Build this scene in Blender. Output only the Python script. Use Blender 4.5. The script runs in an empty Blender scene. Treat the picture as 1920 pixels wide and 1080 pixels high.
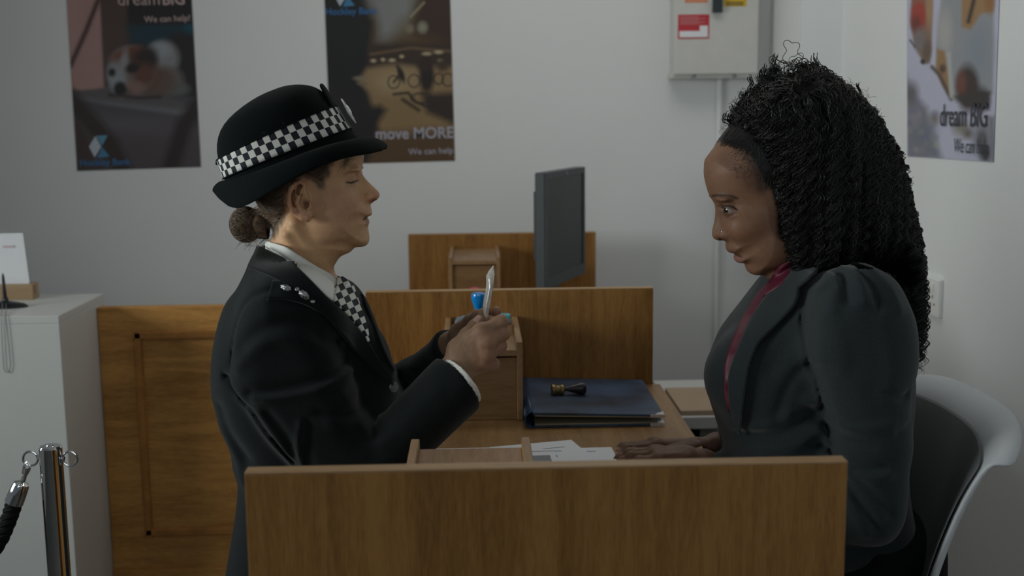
import bpy, bmesh, math, random
import numpy as np
from math import radians, sin, cos, pi, sqrt
from mathutils import Vector, Matrix
random.seed(7); rng = np.random.default_rng(7)
sc = bpy.context.scene
COL = sc.collection

# ---------------------------------------------------------------- camera
FPX = 2200.0
CAM = np.array([0.0, 0.0, 1.33])
def _rx(a): return np.array([[1, 0, 0], [0, cos(a), -sin(a)], [0, sin(a), cos(a)]])
def _rz(a): return np.array([[cos(a), -sin(a), 0], [sin(a), cos(a), 0], [0, 0, 1]])
ROT = _rz(radians(-1.7)) @ _rx(radians(90 - 8.66)) @ _rz(radians(-0.6))
cam = bpy.data.cameras.new('camera'); camo = bpy.data.objects.new('camera', cam); COL.objects.link(camo)
cam.sensor_width = 36; cam.lens = FPX * 36 / 1920
camo.matrix_world = Matrix.Translation(Vector(CAM)) @ Matrix(ROT.tolist()).to_4x4()
cam.dof.use_dof = True; cam.dof.focus_distance = 1.80; cam.dof.aperture_fstop = 4.5
cam.clip_start = 0.05
sc.camera = camo

# ---------------------------------------------------------------- colour management, world, lights
sc.view_settings.view_transform = 'Standard'; sc.view_settings.look = 'None'
sc.view_settings.gamma = 1; sc.view_settings.use_curve_mapping = False
sc.view_settings.exposure = 0.0
w = bpy.data.worlds.new('daylight'); sc.world = w; w.use_nodes = True
bg = w.node_tree.nodes['Background']; bg.inputs[0].default_value = (0.72, 0.86, 1.0, 1); bg.inputs[1].default_value = 0.10
def area(name, loc, target, sx, sy, power, col):
    l = bpy.data.lights.new(name, 'AREA'); l.shape = 'RECTANGLE'; l.size = sx; l.size_y = sy
    l.energy = power; l.color = col
    o = bpy.data.objects.new(name, l); COL.objects.link(o); o.location = loc
    o.rotation_euler = (Vector(target) - Vector(loc)).to_track_quat('-Z', 'Y').to_euler()
    return o
wl = area('window_daylight_left', (-2.8, 1.5, 1.50), (1.09, 2.45, 0.98), 1.8, 0.75, 19, (0.93, 1.0, 0.975)); wl.data.spread = radians(100)
area('shopfront_daylight', (0.2, -2.3, 2.1), (0.2, 3.0, 1.4), 3.6, 1.2, 14, (0.93, 1.0, 1.0))
area('ceiling_panel_light', (0.2, 2.9, 2.66), (0.2, 2.91, 0), 1.2, 0.6, 6, (1.0, 0.98, 0.92))

# ---------------------------------------------------------------- pixel -> world (on a chosen real plane)
def ray(px, py): return ROT @ np.array([(px - 960) / FPX, -(py - 540) / FPX, -1.0])
def P(px, py, Y):
    d = ray(px, py); return CAM + d * (Y / d[1])
def PZ(px, py, z):
    d = ray(px, py); return CAM + d * ((z - CAM[2]) / d[2])
def PX(px, py, x):
    d = ray(px, py); return CAM + d * (x / d[0])
def pj(p):
    q = (np.asarray(p) - CAM) @ ROT; return 960 - FPX * q[..., 0] / q[..., 2], 540 + FPX * q[..., 1] / q[..., 2]
def XZ(poly, Y): return np.array([P(a, b, Y)[[0, 2]] for a, b in poly])

# ---------------------------------------------------------------- object helpers
def link(o, parent=None):
    COL.objects.link(o)
    if parent is not None: o.parent = parent; o.matrix_parent_inverse = parent.matrix_world.inverted()
    return o
def tag(o, label=None, cat=None, group=None, kind=None):
    if label: o['label'] = label
    if cat: o['category'] = cat
    if group: o['group'] = group
    if kind: o['kind'] = kind
    return o
def empty(name, loc, label, cat, group=None):
    o = bpy.data.objects.new(name, None); o.empty_display_size = .05; COL.objects.link(o); o.location = loc
    o.matrix_world = Matrix.Translation(Vector(loc))
    return tag(o, label, cat, group)
def mesh_obj(name, V, F, mats, parent=None, smooth=True, mi=None, cols=None, angle=None, bevel=0):
    V = np.asarray(V, dtype=np.float32)
    me = bpy.data.meshes.new(name)
    me.from_pydata(V.tolist() if len(V) < 3000 else [], [], F if len(V) < 3000 else []) if len(V) < 3000 else fill_mesh(me, V, F)
    if not isinstance(mats, (list, tuple)): mats = [mats]
    for m in mats: me.materials.append(m)
    if mi is not None: me.polygons.foreach_set('material_index', np.asarray(mi, dtype=np.int32))
    if smooth: me.polygons.foreach_set('use_smooth', np.ones(len(me.polygons), dtype=bool))
    if angle: me.set_sharp_from_angle(angle=radians(angle))
    if cols is not None:
        a = me.color_attributes.new('Col', 'FLOAT_COLOR', 'POINT')
        c = np.ones((len(V), 4), dtype=np.float32); c[:, :3] = cols; a.data.foreach_set('color', c.ravel())
    me.update()
    o = bpy.data.objects.new(name, me); link(o, parent)
    if bevel:
        b = o.modifiers.new('bevel', 'BEVEL'); b.width = bevel; b.segments = 2; b.limit_method = 'ANGLE'; b.harden_normals = False
    return o
def fill_mesh(me, V, F):
    F = np.asarray(F, dtype=np.int32); n = F.shape[1]
    me.vertices.add(len(V)); me.vertices.foreach_set('co', V.ravel())
    me.loops.add(F.size); me.loops.foreach_set('vertex_index', F.ravel())
    me.polygons.add(len(F)); me.polygons.foreach_set('loop_start', np.arange(0, F.size, n, dtype=np.int32))
    me.update(calc_edges=True)
class MB:
    def __init__(s): s.V = []; s.F = []; s.M = []; s.m = 0
    def v(s, p): s.V.append([float(t) for t in p]); return len(s.V) - 1
    def f(s, *i): s.F.append(tuple(i)); s.M.append(s.m)
    def hexa(s, c):      # 8 corners: bottom 4 ccw, top 4 ccw
        i = [s.v(p) for p in c]
        for q in ((3, 2, 1, 0), (4, 5, 6, 7), (0, 1, 5, 4), (1, 2, 6, 5), (2, 3, 7, 6), (3, 0, 4, 7)): s.f(*[i[k] for k in q])
        return s
    def box(s, x0, x1, y0, y1, z0, z1):
        return s.hexa([(x0, y0, z0), (x1, y0, z0), (x1, y1, z0), (x0, y1, z0), (x0, y0, z1), (x1, y0, z1), (x1, y1, z1), (x0, y1, z1)])
    def tube(s, pts, r, n=8, cap=True, closed=False):
        pts = [Vector(p) for p in pts]; N = len(pts)
        rs = r if hasattr(r, '__len__') else [r] * N
        up = None; rings = []
        for i, p in enumerate(pts):
            a = pts[(i - 1) % N] if (i > 0 or closed) else p; b = pts[(i + 1) % N] if (i < N - 1 or closed) else p
            t = (b - a).normalized()
            if up is None:
                up = Vector((0, 0, 1)) if abs(t.z) < .9 else Vector((1, 0, 0))
            u = (up - t * up.dot(t)).normalized(); up = u; v = t.cross(u)
            rings.append([s.v(p + (u * cos(2 * pi * k / n) + v * sin(2 * pi * k / n)) * rs[i]) for k in range(n)])
        for i in range(N if closed else N - 1):
            A = rings[i]; B = rings[(i + 1) % N]
            for k in range(n): s.f(A[k], A[(k + 1) % n], B[(k + 1) % n], B[k])
        if cap and not closed: s.f(*rings[0][::-1]); s.f(*rings[-1])
        return s
    def lathe(s, prof, c=(0, 0, 0), n=24, axis=(0, 0, 1)):
        # prof = [(r, h)], revolve about axis at c
        ax = Vector(axis).normalized(); u = ax.orthogonal().normalized(); v = ax.cross(u); c = Vector(c); rings = []
        for r, h in prof:
            rings.append([s.v(c + ax * h + (u * cos(2 * pi * k / n) + v * sin(2 * pi * k / n)) * max(r, 1e-5)) for k in range(n)])
        for A, B in zip(rings, rings[1:]):
            for k in range(n): s.f(A[k], A[(k + 1) % n], B[(k + 1) % n], B[k])
        s.f(*rings[0][::-1]); s.f(*rings[-1])
        return s
    def build(s, name, mats, parent=None, bevel=0, smooth=False, angle=None, cols=None):
        me = bpy.data.meshes.new(name); me.from_pydata(s.V, [], s.F)
        if not isinstance(mats, (list, tuple)): mats = [mats]
        for m in mats: me.materials.append(m)
        me.polygons.foreach_set('material_index', np.array(s.M, dtype=np.int32))
        bm = bmesh.new(); bm.from_mesh(me); bmesh.ops.recalc_face_normals(bm, faces=bm.faces); bm.to_mesh(me); bm.free()
        if smooth or angle:
            me.polygons.foreach_set('use_smooth', np.ones(len(me.polygons), dtype=bool))
            me.set_sharp_from_angle(angle=radians(angle or 40))
        o = bpy.data.objects.new(name, me); link(o, parent)
        if bevel:
            b = o.modifiers.new('bevel', 'BEVEL'); b.width = bevel; b.segments = 2; b.limit_method = 'ANGLE'
        return o
def loft(rows, closed_u=False):
    """rows: array [n][m][3] -> V,F quads"""
    A = np.asarray(rows, dtype=float); n, m, _ = A.shape
    i = np.arange(n - 1)[:, None]; j = np.arange(m if closed_u else m - 1)[None, :]
    j2 = (j + 1) % m
    F = np.stack([i * m + j, i * m + j2, (i + 1) * m + j2, (i + 1) * m + j], -1).reshape(-1, 4)
    return A.reshape(-1, 3), F
def solidify(o, t, off=0):
    m = o.modifiers.new('solid', 'SOLIDIFY'); m.thickness = t; m.offset = off; return o
def subsurf(o, n=1):
    m = o.modifiers.new('sub', 'SUBSURF'); m.levels = n; m.render_levels = n; return o

# ---------------------------------------------------------------- materials
def lin(c): return tuple(((t / 255) / 12.92 if t / 255 <= .04045 else ((t / 255 + .055) / 1.055) ** 2.4) for t in c)
def newmat(name):
    m = bpy.data.materials.new(name); m.use_nodes = True; nt = m.node_tree
    return m, nt, nt.nodes['Principled BSDF']
def N(nt, t, **kw):
    n = nt.nodes.new(t)
    for k, v in kw.items():
        if k in n.inputs: n.inputs[k].default_value = v
        else: setattr(n, k, v)
    return n
def mat(name, col, rough=.5, metal=0, noise=0, nscale=8, bump=0, bscale=200, spec=.5, sheen=0, coat=0, trans=0, sss=0, stretch=(1, 1, 1)):
    m, nt, b = newmat(name); L = nt.links.new
    b.inputs['Base Color'].default_value = (*col, 1); b.inputs['Roughness'].default_value = rough; b.inputs['Metallic'].default_value = metal
    b.inputs['Specular IOR Level'].default_value = spec; b.inputs['Coat Weight'].default_value = coat
    b.inputs['Sheen Weight'].default_value = sheen; b.inputs['Transmission Weight'].default_value = trans
    if sheen: b.inputs['Sheen Roughness'].default_value = .5
    tc = N(nt, 'ShaderNodeTexCoord'); mp = N(nt, 'ShaderNodeMapping'); mp.inputs['Scale'].default_value = stretch
    L(tc.outputs['Object'], mp.inputs[0])
    if noise:
        n = N(nt, 'ShaderNodeTexNoise', Scale=nscale, Detail=4.0); L(mp.outputs[0], n.inputs['Vector'])
        r = N(nt, 'ShaderNodeValToRGB')
        r.color_ramp.elements[0].position = .3; r.color_ramp.elements[1].position = .7
        r.color_ramp.elements[0].color = (*[c * (1 - noise) for c in col], 1); r.color_ramp.elements[1].color = (*[min(1, c * (1 + noise)) for c in col], 1)
        L(n.outputs['Fac'], r.inputs[0]); L(r.outputs[0], b.inputs['Base Color'])
    if bump:
        n2 = N(nt, 'ShaderNodeTexNoise', Scale=bscale, Detail=3.0); L(mp.outputs[0], n2.inputs['Vector'])
        bp = N(nt, 'ShaderNodeBump', Strength=bump, Distance=.002); L(n2.outputs['Fac'], bp.inputs['Height']); L(bp.outputs[0], b.inputs['Normal'])
    return m
def wood(name, light, dark, stretch, rough=.42):
    """stretch: low value = along the grain"""
    m, nt, b = newmat(name); L = nt.links.new
    tc = N(nt, 'ShaderNodeTexCoord'); mp = N(nt, 'ShaderNodeMapping'); mp.inputs['Scale'].default_value = stretch
    L(tc.outputs['Object'], mp.inputs[0])
    n1 = N(nt, 'ShaderNodeTexNoise', Scale=6.0, Detail=6.0, Roughness=.6, Distortion=.6); L(mp.outputs[0], n1.inputs['Vector'])
    n2 = N(nt, 'ShaderNodeTexNoise', Scale=60.0, Detail=3.0, Roughness=.6); L(mp.outputs[0], n2.inputs['Vector'])
    n3 = N(nt, 'ShaderNodeTexNoise', Scale=1.3, Detail=1.0); L(mp.outputs[0], n3.inputs['Vector'])
    mx = N(nt, 'ShaderNodeMix', data_type='FLOAT'); mx.inputs[0].default_value = .42
    L(n1.outputs['Fac'], mx.inputs[2]); L(n2.outputs['Fac'], mx.inputs[3])
    mx2 = N(nt, 'ShaderNodeMix', data_type='FLOAT'); mx2.inputs[0].default_value = .25
    L(mx.outputs[0], mx2.inputs[2]); L(n3.outputs['Fac'], mx2.inputs[3])
    r = N(nt, 'ShaderNodeValToRGB'); e = r.color_ramp.elements
    e[0].position = .40; e[0].color = (*dark, 1); e[1].position = .58; e[1].color = (*light, 1)
    L(mx2.outputs[0], r.inputs[0]); L(r.outputs[0], b.inputs['Base Color'])
    b.inputs['Roughness'].default_value = rough; b.inputs['Specular IOR Level'].default_value = .35
    bp = N(nt, 'ShaderNodeBump', Strength=.12, Distance=.001); L(n2.outputs['Fac'], bp.inputs['Height']); L(bp.outputs[0], b.inputs['Normal'])
    return m
def vcmat(name, rough=.5, noise=.08, nscale=300, sss=0, bump=0, bscale=500, spec=.4, sheen=0, aniso=0, trans=0):
    m, nt, b = newmat(name); L = nt.links.new
    a = N(nt, 'ShaderNodeVertexColor', layer_name='Col')
    tc = N(nt, 'ShaderNodeTexCoord')
    n = N(nt, 'ShaderNodeTexNoise', Scale=nscale, Detail=4.0); L(tc.outputs['Object'], n.inputs['Vector'])
    mr = N(nt, 'ShaderNodeMapRange'); mr.inputs[1].default_value = .25; mr.inputs[2].default_value = .75; mr.inputs[3].default_value = 1 - noise; mr.inputs[4].default_value = 1 + noise
    L(n.outputs['Fac'], mr.inputs[0])
    mx = N(nt, 'ShaderNodeVectorMath', operation='MULTIPLY'); L(a.outputs[0], mx.inputs[0]); L(mr.outputs[0], mx.inputs[1])
    L(mx.outputs[0], b.inputs['Base Color'])
    b.inputs['Roughness'].default_value = rough; b.inputs['Specular IOR Level'].default_value = spec
    if sss:
        b.inputs['Subsurface Weight'].default_value = sss; b.inputs['Subsurface Radius'].default_value = (1, .35, .2); b.inputs['Subsurface Scale'].default_value = .006
    if bump:
        n2 = N(nt, 'ShaderNodeTexNoise', Scale=bscale, Detail=3.0); L(tc.outputs['Object'], n2.inputs['Vector'])
        bp = N(nt, 'ShaderNodeBump', Strength=bump, Distance=.001); L(n2.outputs['Fac'], bp.inputs['Height']); L(bp.outputs[0], b.inputs['Normal'])
    return m
M = {}
M['wall'] = mat('painted_wall', (.76, .77, .775), .75, noise=.015, nscale=3, bump=.05, bscale=120)
M['ceil'] = mat('ceiling_paint', (.8, .8, .8), .9, noise=.01)
M['floor'] = mat('carpet', (.13, .13, .12), .95, noise=.25, nscale=90, bump=.6, bscale=400)
M['skirt_white'] = mat('white_gloss', (.78, .78, .76), .35, noise=.01)
M['cab'] = mat('white_laminate', (.60, .60, .585), .45, noise=.01)
WL, WD = (.36, .178, .050), (.20, .088, .020)
M['wood_v'] = wood('oak_veneer_upright_grain', WL, WD, (9, 9, .7))
M['wood_edge'] = wood('oak_edge', (.48, .30, .15), (.34, .2, .095), (.7, 9, 9))
M['wood_top'] = wood('oak_veneer_desktop', (.36, .205, .082), (.24, .13, .048), (9, .7, 9))
M['wood_tidy'] = wood('oak_board_tidy', (.38, .23, .115), (.26, .15, .072), (9, .9, 9))
M['wood_h'] = wood('stained_panel_level_grain', (.62, .31, .085), (.36, .165, .042), (.8, 5, 7), .4)
M['wood_m'] = wood('stained_moulding', (.50, .22, .055), (.30, .13, .034), (3, 3, 3), .4)
M['wood_block'] = wood('pale_beech', (.42, .29, .17), (.33, .22, .12), (1, 8, 8))
M['chrome'] = mat('chrome', (.78, .78, .8), .08, 1, bump=.01)
M['silver'] = mat('silver_badge_metal', (.72, .72, .72), .3, 1, noise=.3, nscale=400, bump=.3, bscale=700)
M['dullsilver'] = mat('dull_silver', (.36, .37, .38), .42, 1, noise=.5, nscale=500, bump=.4, bscale=800)
M['brass'] = mat('brass', (.22, .16, .07), .45, .8, noise=.3)
M['blackrope'] = mat('black_braided_rope', (.005, .005, .006), .85, bump=.5, bscale=900, noise=.3, nscale=300, spec=.2)
M['blackpl'] = mat('black_plastic', (.012, .013, .015), .35, noise=.1)
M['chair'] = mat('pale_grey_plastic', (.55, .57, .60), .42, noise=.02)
M['chair_shade'] = mat('dark_grey_chair_shade', (.15, .16, .165), .6, noise=.03)  # shade inside the chair back, put into a darker grey
M['monitor'] = mat('grey_monitor_plastic', (.045, .055, .060), .45, noise=.05)
M['screen'] = mat('dark_matt_screen', (.020, .026, .028), .4, noise=.05)
M['folder'] = mat('blue_marbled_leatherette', (.030, .055, .105), .5, noise=.7, nscale=11, bump=.3, bscale=300)
M['folder_in'] = mat('cream_folder_lining', (.35, .3, .2), .7, noise=.1)
M['folder_edge'] = mat('blue_edge', (.01, .035, .09), .4, noise=.1)
M['paper'] = mat('white_paper', (.8, .81, .84), .8, noise=.01)
M['print'] = mat('grey_print', (.25, .26, .28), .8, noise=.1)
M['printblue'] = mat('blue_print', (.05, .25, .5), .8, noise=.1)
M['bluepl'] = mat('glossy_blue_handle', (.0, .24, .66), .18, noise=.03, coat=.5)
M['pinkpl'] = mat('pink_handle', (.6, .03, .1), .3, noise=.03)
M['darkhandle'] = mat('dark_turned_handle', (.012, .006, .010), .4, noise=.2, coat=.1)
M['stapler'] = mat('slate_metal', (.17, .22, .25), .3, .3, noise=.1)
M['teal'] = mat('teal_tip', (.05, .38, .46), .3, noise=.05)
M['card'] = mat('kraft_card', (.42, .31, .21), .8, noise=.05)
M['ebox'] = mat('cream_metal_box', (.62, .61, .58), .5, noise=.03, nscale=20)
M['red'] = mat('red_label', (.55, .035, .05), .6, noise=.08); M['yellow'] = mat('yellow_label', (.65, .42, .02), .6, noise=.05)
M['orange'] = mat('orange_label', (.7, .26, .13), .6, noise=.05)
M['switch'] = mat('dark_switch', (.02, .03, .035), .4, noise=.05)
M['grey'] = mat('grey_metal_leg', (.25, .25, .26), .4, .6, noise=.03)
M['felt'] = mat('black_felt', (.0028, .0048, .0052), .95, noise=.2, nscale=300, bump=.25, bscale=900, spec=.12, sheen=.02)
M['tunic'] = mat('black_wool_tunic', (.006, .0085, .0095), .9, noise=.25, nscale=500, bump=.35, bscale=1200, spec=.15, sheen=.12)
M['suit'] = mat('navy_black_suiting', (.016, .024, .028), .8, noise=.25, nscale=500, bump=.3, bscale=1300, spec=.25, sheen=.2)
M['skirt'] = mat('black_skirt_cloth', (.004, .005, .006), .9, noise=.2, nscale=400, bump=.2, bscale=900, spec=.2)
M['shirt'] = mat('white_cotton', (.78, .78, .74), .8, noise=.02, bump=.1, bscale=900)
M['blouse'] = mat('burgundy_satin', (.10, .007, .024), .5, noise=.2, nscale=60, bump=.2, bscale=100)
M['chk_w'] = mat('white_check', (.74, .74, .69), .7, noise=.04); M['chk_b'] = mat('black_check', (.012, .013, .018), .8, noise=.1)
M['skin'] = vcmat('skin', .54, .07, 160, sss=.12, bump=.12, bscale=700, spec=.35)
M['hair'] = vcmat('hair', .42, .2, 300, spec=.42)
M['hair_dull'] = vcmat('hair_depth', .9, .3, 400, spec=.08, bump=.5, bscale=500)
M['eye'] = vcmat('eye', .1, .02, 300, spec=.5)
M['print_vc'] = vcmat('poster_print', .35, .02, 300, spec=.4)
# ================================================================ THE ROOM
YB = 3.90            # back wall
XA = P(1502, 60, YB * .905)[0]   # return corner of the right-hand wall
YR = YB * .905
XR = P(1580, 60, YR)[0]          # main right wall plane
XL, YF, ZC = -2.9, -2.6, 2.7
def sbox(name, *b, m=None):
    return tag(MB().box(*b).build(name, m or M['wall']), kind='structure')
sbox('floor', XL, XR + .12, YF, YB + .12, -.1, 0, m=M['floor'])
sbox('ceiling', XL, XR + .12, YF, YB + .12, ZC, ZC + .1, m=M['ceil'])
sbox('wall_back', XL - .1, XA, YB, YB + .12, 0, ZC)
# right wall: chimney-breast style step, one mesh
b = MB()
b.box(XA, XR + .12, YR, YB + .12, 0, ZC); b.box(XR, XR + .12, YF, YR, 0, ZC)
tag(b.build('wall_right', M['wall']), kind='structure')
b = MB()   # left wall with a window opening
b.box(XL - .1, XL, YF, -1.0, 0, ZC); b.box(XL - .1, XL, 1.6, YB + .12, 0, ZC); b.box(XL - .1, XL, -1.0, 1.6, 0, .85); b.box(XL - .1, XL, -1.0, 1.6, 2.5, ZC)
tag(b.build('wall_left', M['wall']), kind='structure')
sbox('baseboard_back', XL, XA, YB - .015, YB, 0, .1, m=M['skirt_white'])
sbox('baseboard_right', XR - .015, XR, YF, YR, 0, .1, m=M['skirt_white'])

# ---------------------------------------------------------------- conduit and distribution box
x0, z0 = P(1258, 146, YB)[[0, 2]]; x1 = P(1445, 146, YB)[0]
eb = empty('electrical_box', ((x0 + x1) / 2, YB, z0), 'cream metal electrical box with warning stickers high on back wall', 'fuse box')
x0, z0 = P(1264, 140, YB - .09)[[0, 2]]; x1 = P(1421, 140, YB - .09)[0]
MB().box(x0, x1, YB - .09, YB, z0, z0 + .55).build('box_body', M['ebox'], eb, bevel=.004)
MB().box(x0 - .006, x1 + .006, YB - .075, YB - .001, z0 - .012, z0 + .004).build('bottom_flange', M['ebox'], eb, bevel=.002)
def ebl(nm, a, b_, c, d, m, t=.0012):
    p = P(a, d, YB - .09); q = P(c, b_, YB - .09)
    return MB().box(p[0], q[0], YB - .09 - t, YB - .09, p[2], q[2]).build(nm, m, eb)
r = ebl('warning_sticker', 1271, 27, 1330, 73, M['red']); r['label'] = 'red and white warning sticker'
wb = MB()
for a, b_, c, d in ((1274, 58, 1327, 70), (1312, 48, 1327, 58)):
    p = P(a, d, YB - .0915); q = P(c, b_, YB - .0915); wb.box(p[0], q[0], YB - .0925, YB - .0912, p[2], q[2])
o = wb.build('sticker_white_field', M['paper'], r)
wb = MB()
for k in range(5):
    p = P(1275, 31.5 + k * 3.3 + 1, YB - .092); q = P(1310 + (k % 2) * 12, 31 + k * 3.3, YB - .092)
    wb.box(p[0], q[0], YB - .0923, YB - .0912, p[2], q[2])
wb.build('sticker_text', mat('pale_red_print', (.62, .3, .32), .7), r)
r = ebl('warning_sticker', 1284, -18, 1327, 5, M['orange']); r['label'] = 'orange warning sticker'
r = ebl('warning_sticker', 1357, -16, 1400, 12, M['yellow']); r['label'] = 'yellow warning sticker'
wb = MB()
for k in range(2):
    p = P(1362, 5.5 + k * 4, YB - .092); q = P(1394, 3.5 + k * 4, YB - .092); wb.box(p[0], q[0], YB - .0923, YB - .0912, p[2], q[2])
wb.build('sticker_text', M['switch'], r)
r = ebl('isolator_switch', 1335, -14, 1353, 24, M['switch'], .02)
for px in (1300, 1376):
    p = P(px, 139, YB - .075); MB().lathe([(.006, 0), (.006, .004), (.003, .006)], (p[0], YB - .075, z0 - .004), 12, (0, -1, 0)).build('screw', M['grey'], eb)
xc = P(1346, 300, YB)[0]
o = MB().tube([(xc, YB - .01, z0 - .012), (xc, YB - .01, .1)], .009, 10).build('cable_conduit', M['wall'], smooth=True)
tag(o, 'thin white cable conduit running down back wall below the fuse box', 'conduit')

# ---------------------------------------------------------------- wall socket on the right wall
p0 = PX(1728, 585, XR); p1 = PX(1767, 597, XR); zt = PX(1767, 524, XR)[2]; zb = p1[2]
ya, yb = p1[1], p0[1]
so = empty('wall_socket', (XR, (ya + yb) / 2, zb), 'white double power socket on the right wall behind the curly haired woman', 'socket')
MB().box(XR - .012, XR, ya, yb, zb, zt).build('face_plate', M['skirt_white'], so, bevel=.003)
for k in (0.27, 0.73):
    yc = ya + (yb - ya) * k
    MB().box(XR - .016, XR - .011, yc - .009, yc + .009, zt - .03, zt - .012).build('rocker_switch', M['skirt_white'], so, bevel=.001)
    h = MB()
    for dy, dz, s1, s2 in ((0, -.045, .0028, .004), (-.011, -.062, .004, .0022), (.011, -.062, .004, .0022)):
        h.box(XR - .0128, XR - .0118, yc + dy - s1, yc + dy + s1, zt + dz - s2, zt + dz + s2)
    h.build('pin_slots', M['grey'], so)

# ---------------------------------------------------------------- posters
def sdpoly(X, Z, poly):
    """signed distance (negative inside) of 2-D points to polygon"""
    poly = np.asarray(poly, dtype=float); d = np.full(X.shape, 1e9); inside = np.zeros(X.shape, bool); n = len(poly)
    for i in range(n):
        a = poly[i]; b = poly[(i + 1) % n]; e = b - a; L2 = max(e @ e, 1e-18)
        t = np.clip(((X - a[0]) * e[0] + (Z - a[1]) * e[1]) / L2, 0, 1)
        d = np.minimum(d, (X - a[0] - t * e[0]) ** 2 + (Z - a[1] - t * e[1]) ** 2)
        c = ((a[1] > Z) != (b[1] > Z)); 
        with np.errstate(all='ignore'): xi = a[0] + (Z - a[1]) * e[0] / (e[1] if e[1] != 0 else 1e-12)
        inside ^= c & (X < xi)
    d = np.sqrt(d); return np.where(inside, -d, d)
def sdline(X, Z, pts):
    pts = np.asarray(pts, dtype=float); d = np.full(X.shape, 1e9)
    for a, b in zip(pts, pts[1:]):
        e = b - a; L2 = max(e @ e, 1e-18); t = np.clip(((X - a[0]) * e[0] + (Z - a[1]) * e[1]) / L2, 0, 1)
        d = np.minimum(d, (X - a[0] - t * e[0]) ** 2 + (Z - a[1] - t * e[1]) ** 2)
    return np.sqrt(d)
class Paint:
    """a print: colours as a function of position on the sheet"""
    def __init__(s, U, V, base): s.U = U; s.V = V; s.C = np.ones(U.shape + (3,)) * np.array(lin(base))
    def mix(s, a, col): a = np.clip(a, 0, 1)[..., None]; s.C = s.C * (1 - a) + np.array(lin(col)) * a
    def poly(s, pts, col, soft=2, op=1): s.mix(op * (.5 - sdpoly(s.U, s.V, pts) / (2 * soft)), col)
    def ell(s, c, r, col, soft=.3, op=1, ang=0):
        ca, sa = cos(radians(ang)), sin(radians(ang)); x = s.U - c[0]; y = s.V - c[1]
        q = np.sqrt(((x * ca + y * sa) / r[0]) ** 2 + ((-x * sa + y * ca) / r[1]) ** 2); s.mix(op * (.5 - (q - 1) / (2 * soft)), col)
    def line(s, pts, wd, col, soft=1.5, op=1): s.mix(op * (.5 - (sdline(s.U, s.V, pts) - wd / 2) / (2 * soft)), col)
BR = 2.1  # the photograph is dim: prints are brighter than they read
def poster(name, label, corners, to3d, nu, nv, normal, painter):
    """corners: pixel corners of the visible sheet TL,TR,BR,BL"""
    tl, tr, br, bl = [np.array(c, dtype=float) for c in corners]
    u = np.linspace(0, 1, nu)[None, :, None]; v = np.linspace(0, 1, nv)[:, None, None]
    G = (tl * (1 - u) + tr * u) * (1 - v) + (bl * (1 - u) + br * u) * v
    pt = Paint(G[..., 0], G[..., 1], (40, 35, 35)); painter(pt)
    c3 = [to3d(*c) for c in (tl, tr, br, bl)]
    A = (c3[0] * (1 - u) + c3[1] * u) * (1 - v) + (c3[3] * (1 - u) + c3[2] * u) * v
    nrm = np.array(normal, dtype=float); curl = (.0007 * (np.abs(u - .5) * 2) ** 6 + .001)
    A = A + nrm * curl
    V, F = loft(A); o = mesh_obj(name, V, F, M['print_vc'], cols=np.clip(pt.C.reshape(-1, 3) * BR, 0, .9))
    me = o.data
    solidify(o, .0006); return tag(o, label, 'poster')
def text(parent, s, m, p_left, width, height_dir, right_dir, off, bold=0, name='lettering'):
    cu = bpy.data.curves.new(name, 'FONT'); cu.body = s; cu.extrude = .0002; cu.offset = bold; cu.resolution_u = 3
    o = bpy.data.objects.new('tmp', cu); COL.objects.link(o); bpy.context.view_layer.update()
    me = bpy.data.meshes.new_from_object(o.evaluated_get(bpy.context.evaluated_depsgraph_get()))
    bpy.data.objects.remove(o)
    n = len(me.vertices); co = np.empty(n * 3, dtype=np.float32); me.vertices.foreach_get('co', co); co = co.reshape(-1, 3)
    k = width / (co[:, 0].max() - co[:, 0].min()); x = (co[:, 0] - co[:, 0].min()) * k; y = co[:, 1] * k * height_dir[1]
    R_ = np.array(right_dir); U_ = np.array(height_dir[0]); Nn = np.array(off)
    W_ = np.array(p_left) + x[:, None] * R_ + y[:, None] * U_ + Nn + (co[:, 2] / .0002 * .0001)[:, None] * (Nn / np.linalg.norm(Nn))
    me.vertices.foreach_set('co', W_.astype(np.float32).ravel()); me.update()
    me.materials.clear(); me.materials.append(m)
    o = bpy.data.objects.new(name, me); return link(o, parent)
def wtext(parent, s, m, a, b, Y, hs=1, bold=0, name='lettering'):
    pa = P(*a, Y); pb = P(*b, Y); d = pb - pa; wd = np.linalg.norm(d); d /= wd
    return text(parent, s, m, pa, wd, ((-d[2] * 1.0, 0, d[0]), hs), d, (0, -.0028, 0), bold, name)
M['txt_pink'] = mat('pale_pink_lettering', (.46, .34, .33), .5); M['txt_lilac'] = mat('pale_lilac_lettering', (.38, .37, .44), .5)
M['txt_blue'] = mat('blue_lettering', (.03, .15, .36), .5); M['txt_dark'] = mat('dark_lettering', (.035, .04, .055), .5)
M['logo_w'] = mat('logo_pale', (.45, .5, .58), .5); M['logo_b'] = mat('logo_blue', (.05, .2, .38), .5); M['logo_t'] = mat('logo_teal', (.1, .27, .4), .5)
def wpoly(parent, pts, m, Y, name):
    b = MB(); n = len(pts)
    A = [b.v(P(x, y, Y)) for x, y in pts]; B = [b.v(P(x, y, Y) + np.array([0, -.0004, 0])) for x, y in pts]
    b.f(*A); b.f(*B[::-1])
    for i in range(n): b.f(A[i], A[(i + 1) % n], B[(i + 1) % n], B[i])
    return b.build(name, m, parent)

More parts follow.
